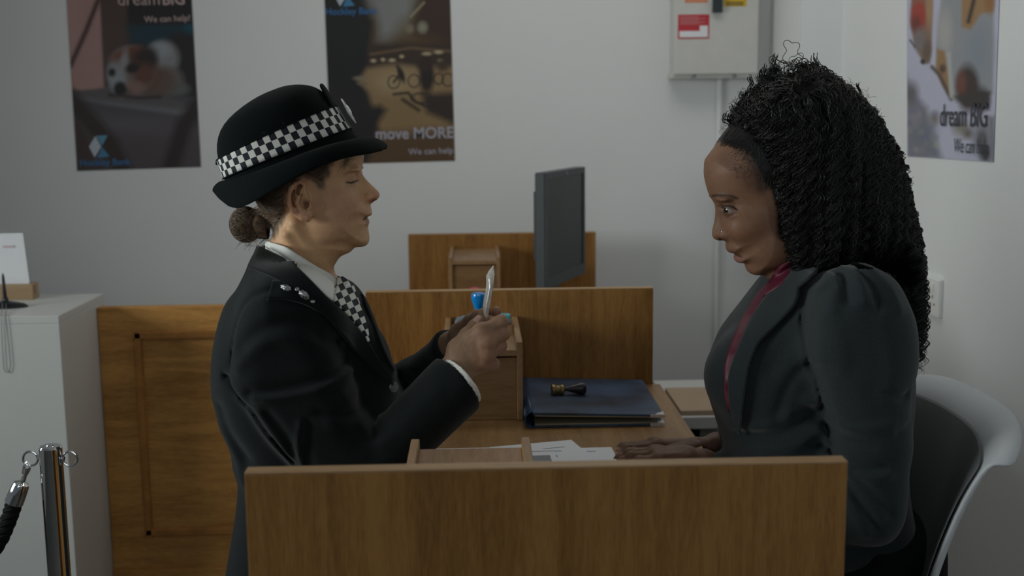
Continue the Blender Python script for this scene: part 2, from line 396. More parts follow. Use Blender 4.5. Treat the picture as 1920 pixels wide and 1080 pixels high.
def dogpaint(p):
    p.poly([(100, -60), (185, -60), (197, 165), (130, 172)], (118, 92, 88), 3)          # light doorway
    p.poly([(100, -60), (150, -60), (155, 90), (128, 120)], (122, 96, 94), 6, .6)
    p.line([(188, -10), (160, 60), (132, 122)], 9, (40, 24, 20), 4)
    p.line([(135, 140), (137, 168)], 6, (120, 82, 62), 3, .6)
    p.poly([(188, -40), (240, -40), (236, 160), (196, 160)], (52, 38, 36), 5)
    p.poly([(240, 45), (370, 20), (372, 130), (250, 90)], (14, 34, 42), 8)
    p.poly([(345, 20), (372, 10), (374, 80), (350, 70)], (8, 50, 66), 7)
    p.poly([(236, -40), (372, -40), (366, 45), (240, 45)], (22, 18, 20), 5)
    p.poly([(318, 60), (372, 60), (374, 190), (322, 190)], (24, 20, 22), 7)
    p.poly([(128, 166), (375, 180), (380, 330), (140, 330)], (52, 48, 52), 4)           # window sill
    p.poly([(140, 172), (205, 160), (330, 185), (372, 206), (360, 214), (260, 200), (150, 184)], (62, 58, 60), 4)
    p.poly([(150, 182), (360, 206), (340, 215), (200, 195)], (78, 78, 84), 5, .8)
    p.ell((250, 235), (95, 18), (66, 62, 66), .7, .7, 4)
    p.ell((285, 280), (80, 30), (58, 48, 50), .8, .7)
    p.line([(128, 180), (205, 268), (235, 330)], 34, (34, 24, 22), 9)
    p.line([(372, 195), (345, 235), (318, 320)], 32, (30, 22, 22), 9)
    p.poly([(133, 225), (150, 225), (200, 320), (140, 325)], (46, 34, 32), 8)
    # the dog lying with its chin on the sill
    p.ell((305, 108), (30, 32), (92, 92, 94), .25); p.ell((300, 92), (20, 14), (104, 106, 110), .4)
    p.ell((318, 150), (26, 26), (74, 68, 66), .3); p.ell((335, 165), (20, 12), (64, 66, 66), .4)
    p.ell((290, 150), (38, 28), (66, 52, 46), .3)
    p.ell((247, 128), (44, 42), (88, 84, 84), .15, 1, 25)
    p.ell((220, 150), (16, 30), (98, 102, 106), .3, 1, -20)
    p.ell((238, 98), (30, 10), (78, 44, 32), .4, 1, -20); p.ell((265, 112), (26, 24), (52, 32, 26), .35)
    p.ell((275, 112), (20, 26), (28, 19, 19), .35, 1, 20); p.ell((270, 140), (26, 22), (66, 42, 34), .5)
    p.ell((232, 115), (7, 22), (98, 96, 98), .6, 1, 10)
    p.ell((248, 126), (13, 9), (22, 15, 15), .4, 1, -15); p.ell((210, 134), (7, 8), (20, 16, 18), .4)
    p.ell((251, 163), (18, 12), (90, 70, 64), .5); p.ell((232, 172), (14, 8), (60, 48, 46), .5)
    p.ell((225, 164), (12, 13), (12, 10, 12), .3)
    p.line([(205, 176), (260, 182), (300, 180)], 6, (36, 28, 28), 3)
def bikepaint(p):
    p.mix(np.ones(p.U.shape), (26, 22, 20))
    p.poly([(690, -40), (800, -40), (760, 40), (735, 75), (705, 85), (698, 60)], (84, 84, 82), 9)     # sky down the street
    p.ell((740, 30), (50, 60), (92, 92, 92), .5)
    p.ell((778, 60), (34, 30), (74, 66, 48), .5); p.ell((795, 30), (22, 40), (66, 56, 36), .6)
    p.poly([(800, -40), (860, -40), (860, 110), (790, 100), (770, 50)], (40, 25, 16), 10)
    p.ell((770, 85), (50, 22), (58, 42, 24), .6); p.line([(770, 30), (795, 4)], 3, (112, 108, 88), 2); p.ell((792, 50), (9, 10), (98, 96, 84), .5); p.ell((768, 52), (8, 8), (88, 80, 66), .5)
    p.ell((692, 60), (18, 40), (58, 44, 26), .6)
    p.poly([(580, -40), (660, -40), (700, 40), (690, 120), (680, 200), (720, 330), (590, 330)], (15, 13, 14), 8)
    p.poly([(690, 80), (860, 80), (860, 125), (690, 125)], (38, 28, 20), 6)
    p.line([(695, 100), (770, 88), (850, 95)], 4, (84, 66, 46), 2, .8)
    for x, y, a in ((718, 110, 4), (735, 111, 6), (700, 112, 5), (800, 99, 8), (822, 96, 8), (753, 104, 4), (826, 112, 5)): p.ell((x, y), (a, 3), (132, 118, 96), .5)
    p.poly([(688, 126), (740, 122), (860, 122), (862, 330), (700, 330), (712, 240), (690, 170), (672, 150)], (98, 80, 56), 6)
    p.ell((740, 150), (40, 24), (114, 98, 72), .6); p.ell((760, 215), (44, 30), (96, 78, 52), .6)
    p.poly([(680, 300), (700, 250), (862, 240), (862, 330), (680, 330)], (62, 46, 30), 14)
    p.ell((675, 145), (12, 4), (90, 82, 70), .5); p.ell((680, 155), (10, 3), (82, 74, 60), .5)
    p.poly([(620, 160), (670, 170), (690, 200), (712, 195), (725, 205), (705, 235), (690, 300), (620, 310)], (20, 17, 17), 7)
    p.poly([(790, 175), (862, 170), (862, 238), (835, 225), (800, 210)], (34, 26, 20), 7)          # shadows on the road
    for c, rr in (((738, 152), 12), ((776, 150), 12), ((840, 148), 12), ((822, 146), 10)):
        a = np.linspace(0, 2 * pi, 20); p.line([(c[0] + rr * cos(t) * .9, c[1] + rr * sin(t)) for t in a], 2.4, (28, 20, 16), 1)
    p.line([(738, 152), (752, 135), (744, 122)], 4, (20, 15, 13), 1.5); p.ell((752, 138), (6, 16), (22, 16, 14), .4, 1, -20)
    p.ell((800, 140), (14, 34), (24, 17, 15), .3); p.ell((795, 120), (14, 12), (34, 22, 18), .4); p.ell((830, 120), (12, 12), (44, 30, 22), .5)
    p.line([(738, 175), (765, 172), (780, 190), (800, 198), (830, 190)], 5, (30, 22, 18), 2)
    a = np.linspace(0, 2 * pi, 20); p.line([(790 + 20 * cos(t), 182 + 9 * sin(t)) for t in a], 3, (32, 24, 18), 1.5)
    p.line([(755, 185), (785, 205)], 6, (28, 20, 17), 3)
def catpaint(p):
    p.mix(np.ones(p.U.shape), (134, 134, 150))
    p.poly([(1715, -60), (1758, -60), (1756, 30), (1755, 90), (1750, 118), (1738, 120), (1724, 95), (1715, 70), (1709, 40)], (92, 72, 58), 3)
    p.ell((1728, 28), (17, 28), (116, 34, 22), .3); p.ell((1722, 45), (11, 15), (78, 22, 18), .5); p.ell((1750, 10), (7, 40), (118, 92, 66), .5)
    p.ell((1730, 75), (13, 22), (84, 76, 76), .4); p.ell((1745, 95), (9, 20), (70, 56, 46), .4); p.ell((1736, 115), (5, 5), (18, 18, 20), .4)
    p.line([(1709, 75), (1720, 88)], 4, (44, 44, 48), 2)
    p.poly([(1780, -60), (1868, -60), (1864, 175), (1850, 180), (1800, 192), (1765, 130), (1763, 90)], (104, 106, 110), 3)     # big cat flank
    p.ell((1780, 60), (14, 40), (122, 120, 120), .5); p.ell((1840, 90), (22, 50), (96, 102, 110), .5)
    p.poly([(1812, -60), (1866, -60), (1866, 20), (1845, 25), (1828, 55), (1812, 50)], (110, 84, 54), 3); p.line([(1838, -20), (1824, 40)], 7, (28, 20, 16), 3); p.ell((1860, 0), (8, 22), (104, 70, 38), .5)
    p.poly([(1765, 90), (1780, 95), (1788, 140), (1792, 185), (1775, 160), (1762, 130)], (108, 82, 52), 3); p.line([(1755, 125), (1770, 140), (1792, 185)], 7, (56, 42, 34), 3)
    p.ell((1776, 128), (6, 8), (54, 38, 28), .5); p.line([(1788, 100), (1793, 180)], 7, (128, 128, 126), 3)
    p.ell((1822, 165), (20, 44), (36, 22, 20), .25); p.ell((1810, 155), (9, 22), (74, 38, 26), .5); p.ell((1845, 185), (14, 22), (28, 22, 22), .4); p.poly([(1797, 180), (1860, 170), (1858, 205), (1840, 203), (1810, 190)], (32, 24, 22), 4)
    p.poly([(1700, 140), (1712, 175), (1745, 200), (1755, 240), (1775, 300), (1700, 300)], (84, 84, 92), 8)
    p.ell((1712, 175), (14, 20), (70, 66, 70), .6); p.ell((1735, 250), (24, 26), (76, 78, 88), .7); p.ell((1760, 222), (8, 12), (82, 76, 74), .7); p.ell((1718, 220), (12, 14), (96, 92, 98), .7)
    for k in range(26): p.ell((1704 + rng.random() * 60, 190 + rng.random() * 105), (4 + 4 * rng.random(), 5), (66 + 50 * rng.random(),) * 2 + (100,), .8, .5)
    p.ell((1810, 240), (14, 14), (100, 94, 88), .7); p.ell((1822, 250), (8, 10), (70, 66, 62), .7); p.ell((1846, 262), (14, 28), (60, 60, 64), .6); p.ell((1852, 290), (10, 14), (40, 40, 44), .5)
    p.poly([(1853, 215), (1870, 215), (1870, 315), (1856, 300)], (90, 88, 98), 3, .6)
tb = lambda x, y: P(x, y, YB)
def walls_xy(c): return c
p1 = poster('poster', 'dog poster with chin on a window sill, leftmost on the back wall', [(123.5, -22), (358.5, -22), (377, 313), (145, 320.5)], tb, 235, 345, (0, -1, 0), dogpaint)
wtext(p1, 'dream ', M['txt_pink'], (222, 10), (300, 9), YB, 1.05, 0); wtext(p1, 'BIG', M['txt_pink'], (306, 9), (347, 8), YB, 1.05, .02)
wtext(p1, 'We can help!', M['txt_pink'], (271, 42), (357, 39), YB, 1.0, .01)
wtext(p1, 'Hockley Bank', M['txt_blue'], (151, 311), (246, 308.5), YB, 1.0, .015)
def logo(parent, ox, oy):
    g = wpoly(parent, [(ox, oy), (ox + 12, oy - 20), (ox + 23, oy), (ox + 10.5, oy + 20)], M['logo_w'], YB - .0026, 'logo_lozenge')
    wpoly(parent, [(ox + 13.5, oy - 20.5), (ox + 35, oy - 21.5), (ox + 24.5, oy - 1.5)], M['logo_t'], YB - .0026, 'logo_triangle')
    wpoly(parent, [(ox + 25, oy + 1.5), (ox + 38.5, oy + 18.5), (ox + 15.5, oy + 20.5)], M['logo_b'], YB - .0026, 'logo_triangle')
logo(p1, 167, 275)
p2 = poster('poster', 'brown cyclists in a sunlit street poster behind the officer hat', [(607, -36), (843, -36), (853, 301.5), (621, 308)], tb, 235, 345, (0, -1, 0), bikepaint)
wtext(p2, 'move MORE', M['txt_lilac'], (705, 261), (851, 258), YB, 1.05, .02)
wtext(p2, 'We can help', M['txt_lilac'], (766, 290), (850, 287), YB, 1.0, .01)
wtext(p2, 'Hockley Bank', M['txt_blue'], (611, 28), (708, 26), YB, 1.0, .015)
logo(p2, 627, -8)
tr_ = lambda x, y: PX(x, y, XR)
p3 = poster('poster', 'pale wildlife poster on the right wall above the socket', [(1702, -60), (1877, -60), (1864, 304), (1702.5, 293)], tr_, 200, 330, (-1, 0, 0), catpaint)
def rtext(parent, s, m, a, b, hs=1, bold=0):
    pa = PX(*a, XR); pb = PX(*b, XR); d = pb - pa; wd = np.linalg.norm(d); d /= wd
    return text(parent, s, m, pa, wd, ((0, 0, 1), hs), d, (-.0045, 0, 0), bold)
rtext(p3, 'dream BIG', M['txt_dark'], (1765, 236), (1853, 238), 1.25, .004)
rtext(p3, 'We can help', M['txt_dark'], (1791, 285), (1856, 290), 1.3, 0)

# ---------------------------------------------------------------- tall white cabinet at left, with things on it
zc = .875
A = PZ(110, 592, zc); B = PZ(200, 550, zc)
XC = A[0]; Yc0 = A[1]; Yc1 = B[1]
cb = empty('white_cabinet', (XC - .35, (Yc0 + Yc1) / 2, 0), 'tall plain white cabinet at far left beside the stained wood panel', 'cabinet')
MB().box(XC - .75, XC, Yc0, Yc1, 0, zc - .018).build('carcass', M['cab'], cb, bevel=.0015)
MB().box(XC - .75, XC, Yc0, Yc1, zc - .018, zc).build('cabinet_top', M['cab'], cb, bevel=.0015)
# leaflet holder
q = PZ(62, 562, zc); hy = q[1]; hx = q[0]
lh = empty('leaflet_holder', (hx - .1, hy, zc), 'beech block holder standing on the white cabinet', 'holder')
ztop = P(62, 533, hy)[2]
b = MB(); b.box(hx - .22, hx, hy, hy + .014, zc, ztop); b.box(hx - .22, hx, hy + .022, hy + .045, zc, ztop + .0); b.box(hx - .22, hx, hy + .014, hy + .022, zc, zc + .012)
b.build('block', M['wood_block'], lh, bevel=.001)
c0 = P(43, 437, hy + .03); c1 = P(57, 535, hy + .016)
b = MB(); xl = c0[0] - .2
b.hexa([(xl, hy + .0155, zc + .012), (c1[0], hy + .0155, zc + .012), (c1[0], hy + .0165, zc + .012), (xl, hy + .0165, zc + .012),
        (xl, hy + .0285, c0[2]), (c0[0], hy + .0285, c0[2]), (c0[0], hy + .0295, c0[2]), (xl, hy + .0295, c0[2])])
cd = tag(b.build('leaflet', M['paper'], None), 'white leaflet card standing in the beech holder on the cabinet', 'leaflet')
t0 = P(5, 462, hy + .024); t1 = P(27, 461, hy + .024)
MB().box(t0[0], t1[0], t0[1] - .0006, t0[1] + .003, t0[2] - .003, t0[2] + .002).build('printed_line', mat('faint_red_print', (.62, .5, .52), .8), cd)
# chained counter pen
q = PZ(18, 581, zc); px_, py_ = PZ(6, 578, zc)[:2]; py_ += .015
cp = empty('counter_pen_stand', (px_, py_, zc), 'black oval counter pen stand with ball chain on the white cabinet', 'pen stand')
r0 = PZ(46, 578, zc)[0] - px_
b = MB(); b.lathe([(r0, 0), (r0, .003), (r0 * .85, .008), (r0 * .45, .013), (.008, .016), (.007, .024), (.004, .026)], (0, 0, 0), 32)
b.V = [[x + px_, y * .55 + py_, z + zc] for x, y, z in b.V]
b.build('base', M['blackpl'], cp, smooth=True)
zt = P(7, 512, py_)[2]
MB().tube([(px_, py_, zc + .02), (px_ - .001, py_, zt - .008), (px_ - .001, py_, zt)], [.0052, .0032, .001], 10).build('pen', M['blackpl'], cp, smooth=True)
yc = Yc0 - .004
pts = [(px_ - .002, py_ - .01, zc + .012), (P(2, 592, yc)[0], yc, zc + .001)] + [P(x, y, yc) for x, y in ((3, 620), (5, 660), (7, 690), (11, 698), (17, 697), (20, 685), (17, 650), (13, 615), (11, 594))]
pts[-1] = np.array([pts[-1][0], yc, zc + .001]); pts.append((px_ + .006, py_ - .01, zc + .012))
b = MB(); pts = [Vector(p) for p in pts]
cr = []
for a_, b_ in zip(pts, pts[1:]):
    n = max(2, int((b_ - a_).length / .0035)); cr += [a_.lerp(b_, k / n) for k in range(n)]
b.tube(cr, [.0011 if k % 2 else .0006 for k in range(len(cr))], 6)
b.build('ball_chain', M['grey'], cp, smooth=True)

# ---------------------------------------------------------------- stained wood panel with mouldings
q = PX(181, 577, XC + .001); Yp = q[1]; zp = q[2]
XP1 = -.262
wp = empty('panelled_counter_front', ((XC + XP1) / 2, Yp, 0), 'stained wooden counter front with moulded rectangle behind the officer', 'panel')
MB().box(XC + .001, XP1, Yp, Yp + .03, 0, zp).build('panel_board', M['wood_h'], wp, bevel=.002)
ma = P(246, 622, Yp); mb_ = P(275, 1006, Yp)
mx0, mz1, mz0 = (ma[0] + mb_[0]) / 2, ma[2], mb_[2]; mx1 = XP1 - .07
def rail(b, x0, x1, z0, z1, vert):
    # stepped ogee profile
    for k, (a, t) in enumerate(((0, .004), (.22, .009), (.55, .006))):
        if vert: b.box(x0 + (x1 - x0) * a, x1 - (x1 - x0) * a * .4, Yp - t, Yp, z0, z1)
        else: b.box(x0, x1, Yp - t, Yp, z0 + (z1 - z0) * a, z1 - (z1 - z0) * a * .4)
wm = .022
b = MB(); rail(b, mx0, mx0 + wm, mz0, mz1, 1); b.build('moulding_strip', M['wood_m'], wp, bevel=.001)
b = MB(); rail(b, mx1 - wm, mx1, mz0, mz1, 1); b.build('moulding_strip', M['wood_m'], wp, bevel=.001)
b = MB(); rail(b, mx0, mx1, mz1 - wm, mz1, 0); b.build('moulding_strip', M['wood_m'], wp, bevel=.001)
b = MB(); rail(b, mx0, mx1, mz0, mz0 + wm, 0); b.build('moulding_strip', M['wood_m'], wp, bevel=.001)
MB().box(XC + .001, XP1, Yp - .006, Yp, 0, .16).build('kick_board', M['wood_h'], wp, bevel=.001)

# ---------------------------------------------------------------- desks
def desk(label, yp, ye, zt, x0, x1, last=None):
    """panel front face at yp, worktop running back to ye"""
    d = empty('office_desk', ((x0 + x1) / 2, yp, 0), label, 'desk', 'desks with upright end boards')
    MB().box(x0, x1, yp, yp + .02, 0, zt - .003).build('end_board', M['wood_v'], d, bevel=.0008)
    MB().box(x0, x1, yp, yp + .02, zt - .003, zt).build('edge_lipping', M['wood_edge'], d, bevel=.001)
    MB().box(x0, x1 - .002, yp + .02, ye, .725, .75).build('desktop', M['wood_top'], d, bevel=.0015)
    MB().box(.120, .135, yp + .02, ye, 0.30, .725).build('modesty_board', M['wood_v'], d)
    return d
pl = P(458, 888, 1.18); pr = P(1590, 862, 1.18)
D1, D2, D3 = 1.18, 2.425, 3.66
dl, dr = P(685, 545, D2), P(1225, 541, D2)
zt2 = (dl[2] + dr[2]) / 2
el, er = P(765, 440, D3), P(1117, 434, D3); zt3 = (el[2] + er[2]) / 2
desk('near oak desk between the two women, its end board filling the foreground', D1, D2 - .001, (pl[2] + pr[2]) / 2, pl[0], pr[0])
desk('second oak desk behind the first, carrying the grey monitor', D2, D3 - .001, zt2, dl[0], dr[0])
o = empty('wooden_end_screen', ((el[0] + er[0]) / 2, D3, 0), 'furthest upright oak board, against the back wall behind the monitor', 'screen board')
MB().box(el[0], er[0], D3, D3 + .02, 0, zt3 - .003).build('end_board', M['wood_v'], o, bevel=.0008)
MB().box(el[0], er[0], D3, D3 + .02, zt3 - .003, zt3).build('edge_lipping', M['wood_edge'], o, bevel=.001)

def tidy(label, x0, x1, ya, yb, face, z1, zc_):
    """small box with raised cheeks; face=-1 looks to camera"""
    t = empty('desk_pigeonhole_box', ((x0 + x1) / 2, (ya + yb) / 2, .75), label, 'wooden box', 'raised-cheek wooden boxes on the desks')
    w_ = .011
    for xx in (x0, x1 - w_):
        MB().box(xx, xx + w_, ya, yb, .7505, zc_).build('cheek', M['wood_tidy'], t, bevel=.0015)
    yf = ya + .004 if face < 0 else yb - .016
    MB().box(x0 + w_, x1 - w_, ya + .001, yb - .001, z1 - .012, z1).build('lid', M['wood_tidy'], t, bevel=.001)
    MB().box(x0 + w_, x1 - w_, yf + (.004 if face < 0 else 0), yf + .012, .7505, z1 - .016).build('front_board', M['wood_h2'], t, bevel=.001)
    return t
M['wood_h2'] = wood('oak_board_level_grain', (.30, .175, .08), (.20, .105, .042), (.8, 9, 9))
def solveY(px, py, z): return PZ(px, py, z)[1]
# box on the near desk against the second board
yf = solveY(920, 790, .75); xr = P(980, 650, yf)[0]; zck = P(975, 641, yf)[2]
xl = P(836, 593, D2)[0]
tidy('wooden box with raised cheeks under the blue stamp, left of the blue folder', xl, xr, yf, D2 - .002, -1, P(920, 657, yf)[2], zck)
y1 = solveY(985, 819, zck)
xa = P(767, 835, y1)[0]; xb = P(1000, 845, y1)[0]
tidy('nearest wooden box with raised cheeks, just behind the foreground board', P(771, 820, y1)[0], P(993, 818, y1)[0], D1 + .021, y1, 1, P(880, 840, y1)[2], zck)
BX2 = (xl, xr, yf, zck)
x3l, x3r = P(841, 480, 3.38)[0], P(938, 480, 3.38)[0]
tidy('furthest wooden box with raised cheeks, left of the monitor', x3l, x3r, 3.36, D3 - .002, -1, P(890, 487, 3.38)[2], P(890, 472, 3.5)[2])

# folder
fa = PZ(984, 803, .7505); fb = PZ(1246, 799, .7505); zf = .7505 + .030
ga = PZ(984, 706, zf); gb = PZ(1196, 706, zf)
x0, x1, y0, y1_ = fa[0] + .001, fb[0], fa[1], (ga[1] + gb[1]) / 2
fo = empty('ring_binder', ((x0 + x1) / 2, (y0 + y1_) / 2, .75), 'blue marbled ring binder lying closed on the near desk', 'folder')
MB().box(x0 + .014, x1, y0, y1_, .7508, .7545).build('back_cover', M['folder'], fo, bevel=.001)
fc = MB().hexa([(x0 + .014, y0, zf - .006), (x1, y0, zf - .013), (x1, y1_, zf - .013), (x0 + .014, y1_, zf - .006), (x0 + .014, y0, zf), (x1, y0, zf - .009), (x1, y1_, zf - .009), (x0 + .014, y1_, zf)]).build('front_cover', M['folder'], fo, bevel=.001)
a = np.linspace(pi / 2, 3 * pi / 2, 12); rr = (zf - .7508) / 2; zm = (zf + .7508) / 2
rows = [[(x0 + .014 + rr * cos(t) * 1.0 * .95, y, zm + rr * sin(t)) for t in a] for y in (y0, y1_)]
V, F = loft(rows); o = mesh_obj('spine', V, F, M['folder_edge'], fo); solidify(o, .003, 0)
MB().box(x0 + .018, x1 - .012, y0 + .004, y1_ - .004, .7545, .757).build('lining', M['folder_in'], fo)
MB().hexa([(x0 + .018, y0 + .002, zf - .0085), (x1 - .004, y0 + .002, zf - .0155), (x1 - .004, y1_ - .004, zf - .0155), (x0 + .018, y1_ - .004, zf - .0085), (x0 + .018, y0 + .002, zf - .0063), (x1 - .004, y0 + .002, zf - .0133), (x1 - .004, y1_ - .004, zf - .0133), (x0 + .018, y1_ - .004, zf - .0063)]).build('cover_lining', M['folder_in'], fo)
for zz in (.7508, zf - .0136):
    b = MB(); b.hexa([(x1 - .026, y0 - .0008, zz - .0006), (x1 + .0008, y0 - .0008, zz - .0006), (x1 + .0008, y0 + .022, zz - .0006), (x1 + .0004, y0 + .022, zz - .0006), (x1 - .026, y0 - .0008, zz + .0052), (x1 + .0008, y0 - .0008, zz + .0050), (x1 + .0008, y0 + .022, zz + .0050), (x1 + .0004, y0 + .022, zz + .0050)])
    b.build('metal_corner', M['silver'], fo)
# hand stamp lying on the folder
s0 = PZ(1034, 739, zf); s1 = PZ(1099, 736, zf); zz = zf + .008
ax = Vector((s1[0] - s0[0], s1[1] - s0[1], 0)); L_ = ax.length
st = empty('seal_stamp', (s0[0], s0[1], zf), 'brass ended seal stamp with dark turned handle lying on the blue binder', 'stamp')
MB().lathe([(.010, 0), (.0115, .001), (.0115, .006), (.009, .009), (.0085, .016), (.0105, .019), (.0105, .023), (.006, .026)], (s0[0], s0[1], zz), 20, ax).build('brass_die', M['brass'], st, smooth=True, angle=35)
MB().lathe([(.0055, .024), (.0045, .030), (.006, .036), (.0115, L_ - .014), (.0128, L_ - .008), (.011, L_ - .002), (.004, L_)], (s0[0], s0[1], zz + .001), 20, ax).build('handle', M['darkhandle'], st, smooth=True)

# stapler and blue stamp on the box
zb = BX2[3] - .01
zlid = P(920, 657, BX2[2])[2]
ys = 2.30
sa = P(853, 606, ys); sb = P(958, 606, ys)
sp = empty('stapler', ((sa[0] + sb[0]) / 2, ys, zlid), 'slate grey stapler with teal tip on the wooden box', 'stapler')
hh = .03
b = MB(); n = 10; prof = [(0, .010, .022), (.04, .008, .027), (.25, .009, .031), (.6, .010, .030), (.85, .012, .028), (1, .014, .024)]
rows = []
for t, zl, zh in prof:
    x = sa[0] + (sb[0] - sa[0]) * t; hw = .013 if .02 < t < .98 else .009
    kz = (P(900, 589, ys)[2] - zlid) / .031; zl *= kz; zh *= kz
    rows.append([(x, ys + hw * cos(q_), zlid + (zl + zh) / 2 + (zh - zl) / 2 * sin(q_)) for q_ in np.linspace(0, 2 * pi, 13)[:-1]])
V, F = loft(rows, True); o = mesh_obj('upper_arm', V, F, M['stapler'], sp)
V, F = V, F
for q_ in (rows[0], rows[-1]): b = MB(); i = [b.v(p) for p in q_]; b.f(*i); b.build('arm_end', M['stapler'], sp)
MB().box(sa[0] + .006, sb[0] - .004, ys - .011, ys + .011, zlid + .0005, zlid + .009).build('base', M['blackpl'], sp, bevel=.002)
MB().box(sb[0] - .022, sb[0] - .001, ys - .0125, ys + .0125, zlid + .024 * kz, zlid + .0305 * kz).build('teal_grip', M['teal'], sp, bevel=.002)
MB().box(sa[0] + .002, sa[0] + .02, ys - .009, ys + .009, zlid + .006, zlid + .016 * kz).build('hinge', M['grey'], sp, bevel=.002)
yb_ = 2.352
c = P(897, 548, yb_); zt_ = c[2]; rb = (P(911, 562, yb_)[0] - P(883, 562, yb_)[0]) / 2; Hh = zt_ - zlid
bs = empty('rubber_stamp', (c[0], yb_, zlid), 'rubber stamp with glossy blue bulb handle on the wooden box', 'stamp')
MB().lathe([(.006, .02), (.0065, Hh * .42), (rb * .62, Hh * .62), (rb * .95, Hh * .8), (rb, Hh * .88), (rb * .92, Hh * .96), (rb * .6, Hh * .995), (.002, Hh)], (c[0], yb_, zlid), 28).build('handle', M['bluepl'], bs, smooth=True)
MB().box(c[0] - .016, c[0] + .016, yb_ - .012, yb_ + .012, zlid + .0005, zlid + .021).build('die_block', M['blackpl'], bs, bevel=.002)
yk = 3.1; c = P(890, 541, yk); 
ps = empty('rubber_stamp', (c[0], yk, .75), 'rubber stamp with pink handle just showing over the second board', 'stamp')
h_ = c[2] + .004 - .75
MB().lathe([(.006, .02), (.007, h_ * .5), (.012, h_ * .72), (.015, h_ * .9), (.012, h_ * .98), (.002, h_)], (c[0], yk, .75), 24).build('handle', M['pinkpl'], ps, smooth=True)
MB().box(c[0] - .014, c[0] + .014, yk - .012, yk + .012, .7505, .772).build('die_block', M['blackpl'], ps, bevel=.002)
ps.scale = (1, 1, 1)

# papers on the near desk
def sheet(label, cx, cy, w_, h_, ang, z, marks):
    R2 = Matrix.Rotation(radians(ang), 3, 'Z')
    o = MB().box(-w_ / 2, w_ / 2, -h_ / 2, h_ / 2, 0, .0006).build('sheet_of_paper', M['paper'])
    o.location = (cx, cy, z); o.rotation_euler = (0, 0, radians(ang)); tag(o, label, 'paper')
    bpy.context.view_layer.update()
    for (a, b_, c, d, m) in marks:
        t = MB().box(a, c, b_, d, .0006, .0008).build('printed_block', M[m]); t.parent = o
    return o
q = PZ(1145, 840, .752); tl_ = PZ(1000, 835, .752); 
sheet('white letter sheet pushed partly behind the nearest wooden box', P(905, 838, PZ(905, 838, .751)[1])[0], PZ(905, 838, .751)[1] - .11, .19, .21, 0, .7505, [])
sheet('white form with a grey photo square lying nearest the woman with curly hair', q[0] - .095, q[1] - .1, .20, .2, 2, .7522, [(-.06, .085, .0, .088, 'print'), (.0, .083, .012, .087, 'printblue'), (-.055, .02, -.01, .062, 'print'), (.055, .076, .07, .079, 'printblue'), (.0, .05, .002, .062, 'print')])
sheet('white sheet peeking out at an angle under the form', tl_[0] + .02, tl_[1] - .085, .15, .2, 14, .7514, [(.01, .06, .05, .063, 'print')])
q2 = PZ(1158, 852, .752)
sheet('white sheet slipped lowest under the form on its right', q2[0] - .09, q2[1] - .1, .19, .2, -1, .7508, [])

# monitor
ya_, yb2 = 3.2, 3.52
zl0, zl1 = P(1015, 541, ya_)[2], P(1014, 325, ya_)[2]
a0 = P(1022, 400, ya_); a1 = P(1095, 400, yb2)
zr0, zr1 = P(1091, 514, yb2)[2], P(1095, 312, yb2)[2]
z0_, z1_ = (zl0 + zr0) / 2, (zl1 + zr1) / 2
mo = empty('computer_monitor', ((a0[0] + a1[0]) / 2, (ya_ + yb2) / 2, .75), 'grey flat computer monitor turned side-on on the second desk', 'monitor')
d = Vector((a1[0] - a0[0], a1[1] - a0[1], 0)); Ls = d.length; d.normalize(); nb = Vector((-d.y, d.x, 0))   # nb: away from viewer side
if nb.x > 0: nb = -nb
def mq(u, k, z): v = Vector((a0[0], a0[1], 0)) + d * u + nb * k; return (v.x, v.y, z)
def mbox(u0, u1, k0, k1, z0, z1): return [mq(u0, k1, z0), mq(u1, k1, z0), mq(u1, k0, z0), mq(u0, k0, z0), mq(u0, k1, z1), mq(u1, k1, z1), mq(u1, k0, z1), mq(u0, k0, z1)]
MB().hexa(mbox(0, Ls, 0, .03, z0_, z1_)).build('casing', M['monitor'], mo, bevel=.003)
bz = .018
fr = MB()
for q in (mbox(0, Ls, -.004, 0, z0_, z0_ + .032), mbox(0, Ls, -.004, 0, z1_ - bz, z1_), mbox(0, bz, -.004, 0, z0_ + .032, z1_ - bz), mbox(Ls - bz, Ls, -.004, 0, z0_ + .032, z1_ - bz)): fr.hexa(q)
fr.build('bezel', M['monitor'], mo, bevel=.001)
MB().hexa(mbox(bz, Ls - bz, -.001, .001, z0_ + .032, z1_ - bz)).build('screen', M['screen'], mo)
vb = MB(); zh0, zh1 = z0_ + .075, z1_ - .055
vb.hexa(mbox(.05, Ls - .05, .03, .052, zh0, zh1))
for k in range(24): zq = zh0 + (zh1 - zh0) * (k + .5) / 24; vb.hexa(mbox(.047, .052, .032, .05, zq - .0015, zq + .0015))
vb.build('rear_housing', M['monitor'], mo, bevel=.001)
MB().hexa(mbox(Ls / 2 - .03, Ls / 2 + .03, .03, .05, .765, zh0 + .03)).build('stand_neck', M['blackpl'], mo, bevel=.003)
MB().hexa(mbox(Ls / 2 - .11, Ls / 2 + .11, -.06, .11, .7505, .765)).build('stand_base', M['blackpl'], mo, bevel=.004)
lo = MB().lathe([(.006, 0), (.006, .001)], mq(Ls / 2, -.004, z1_ - .009), 14, -nb).build('badge', M['grey'], mo)

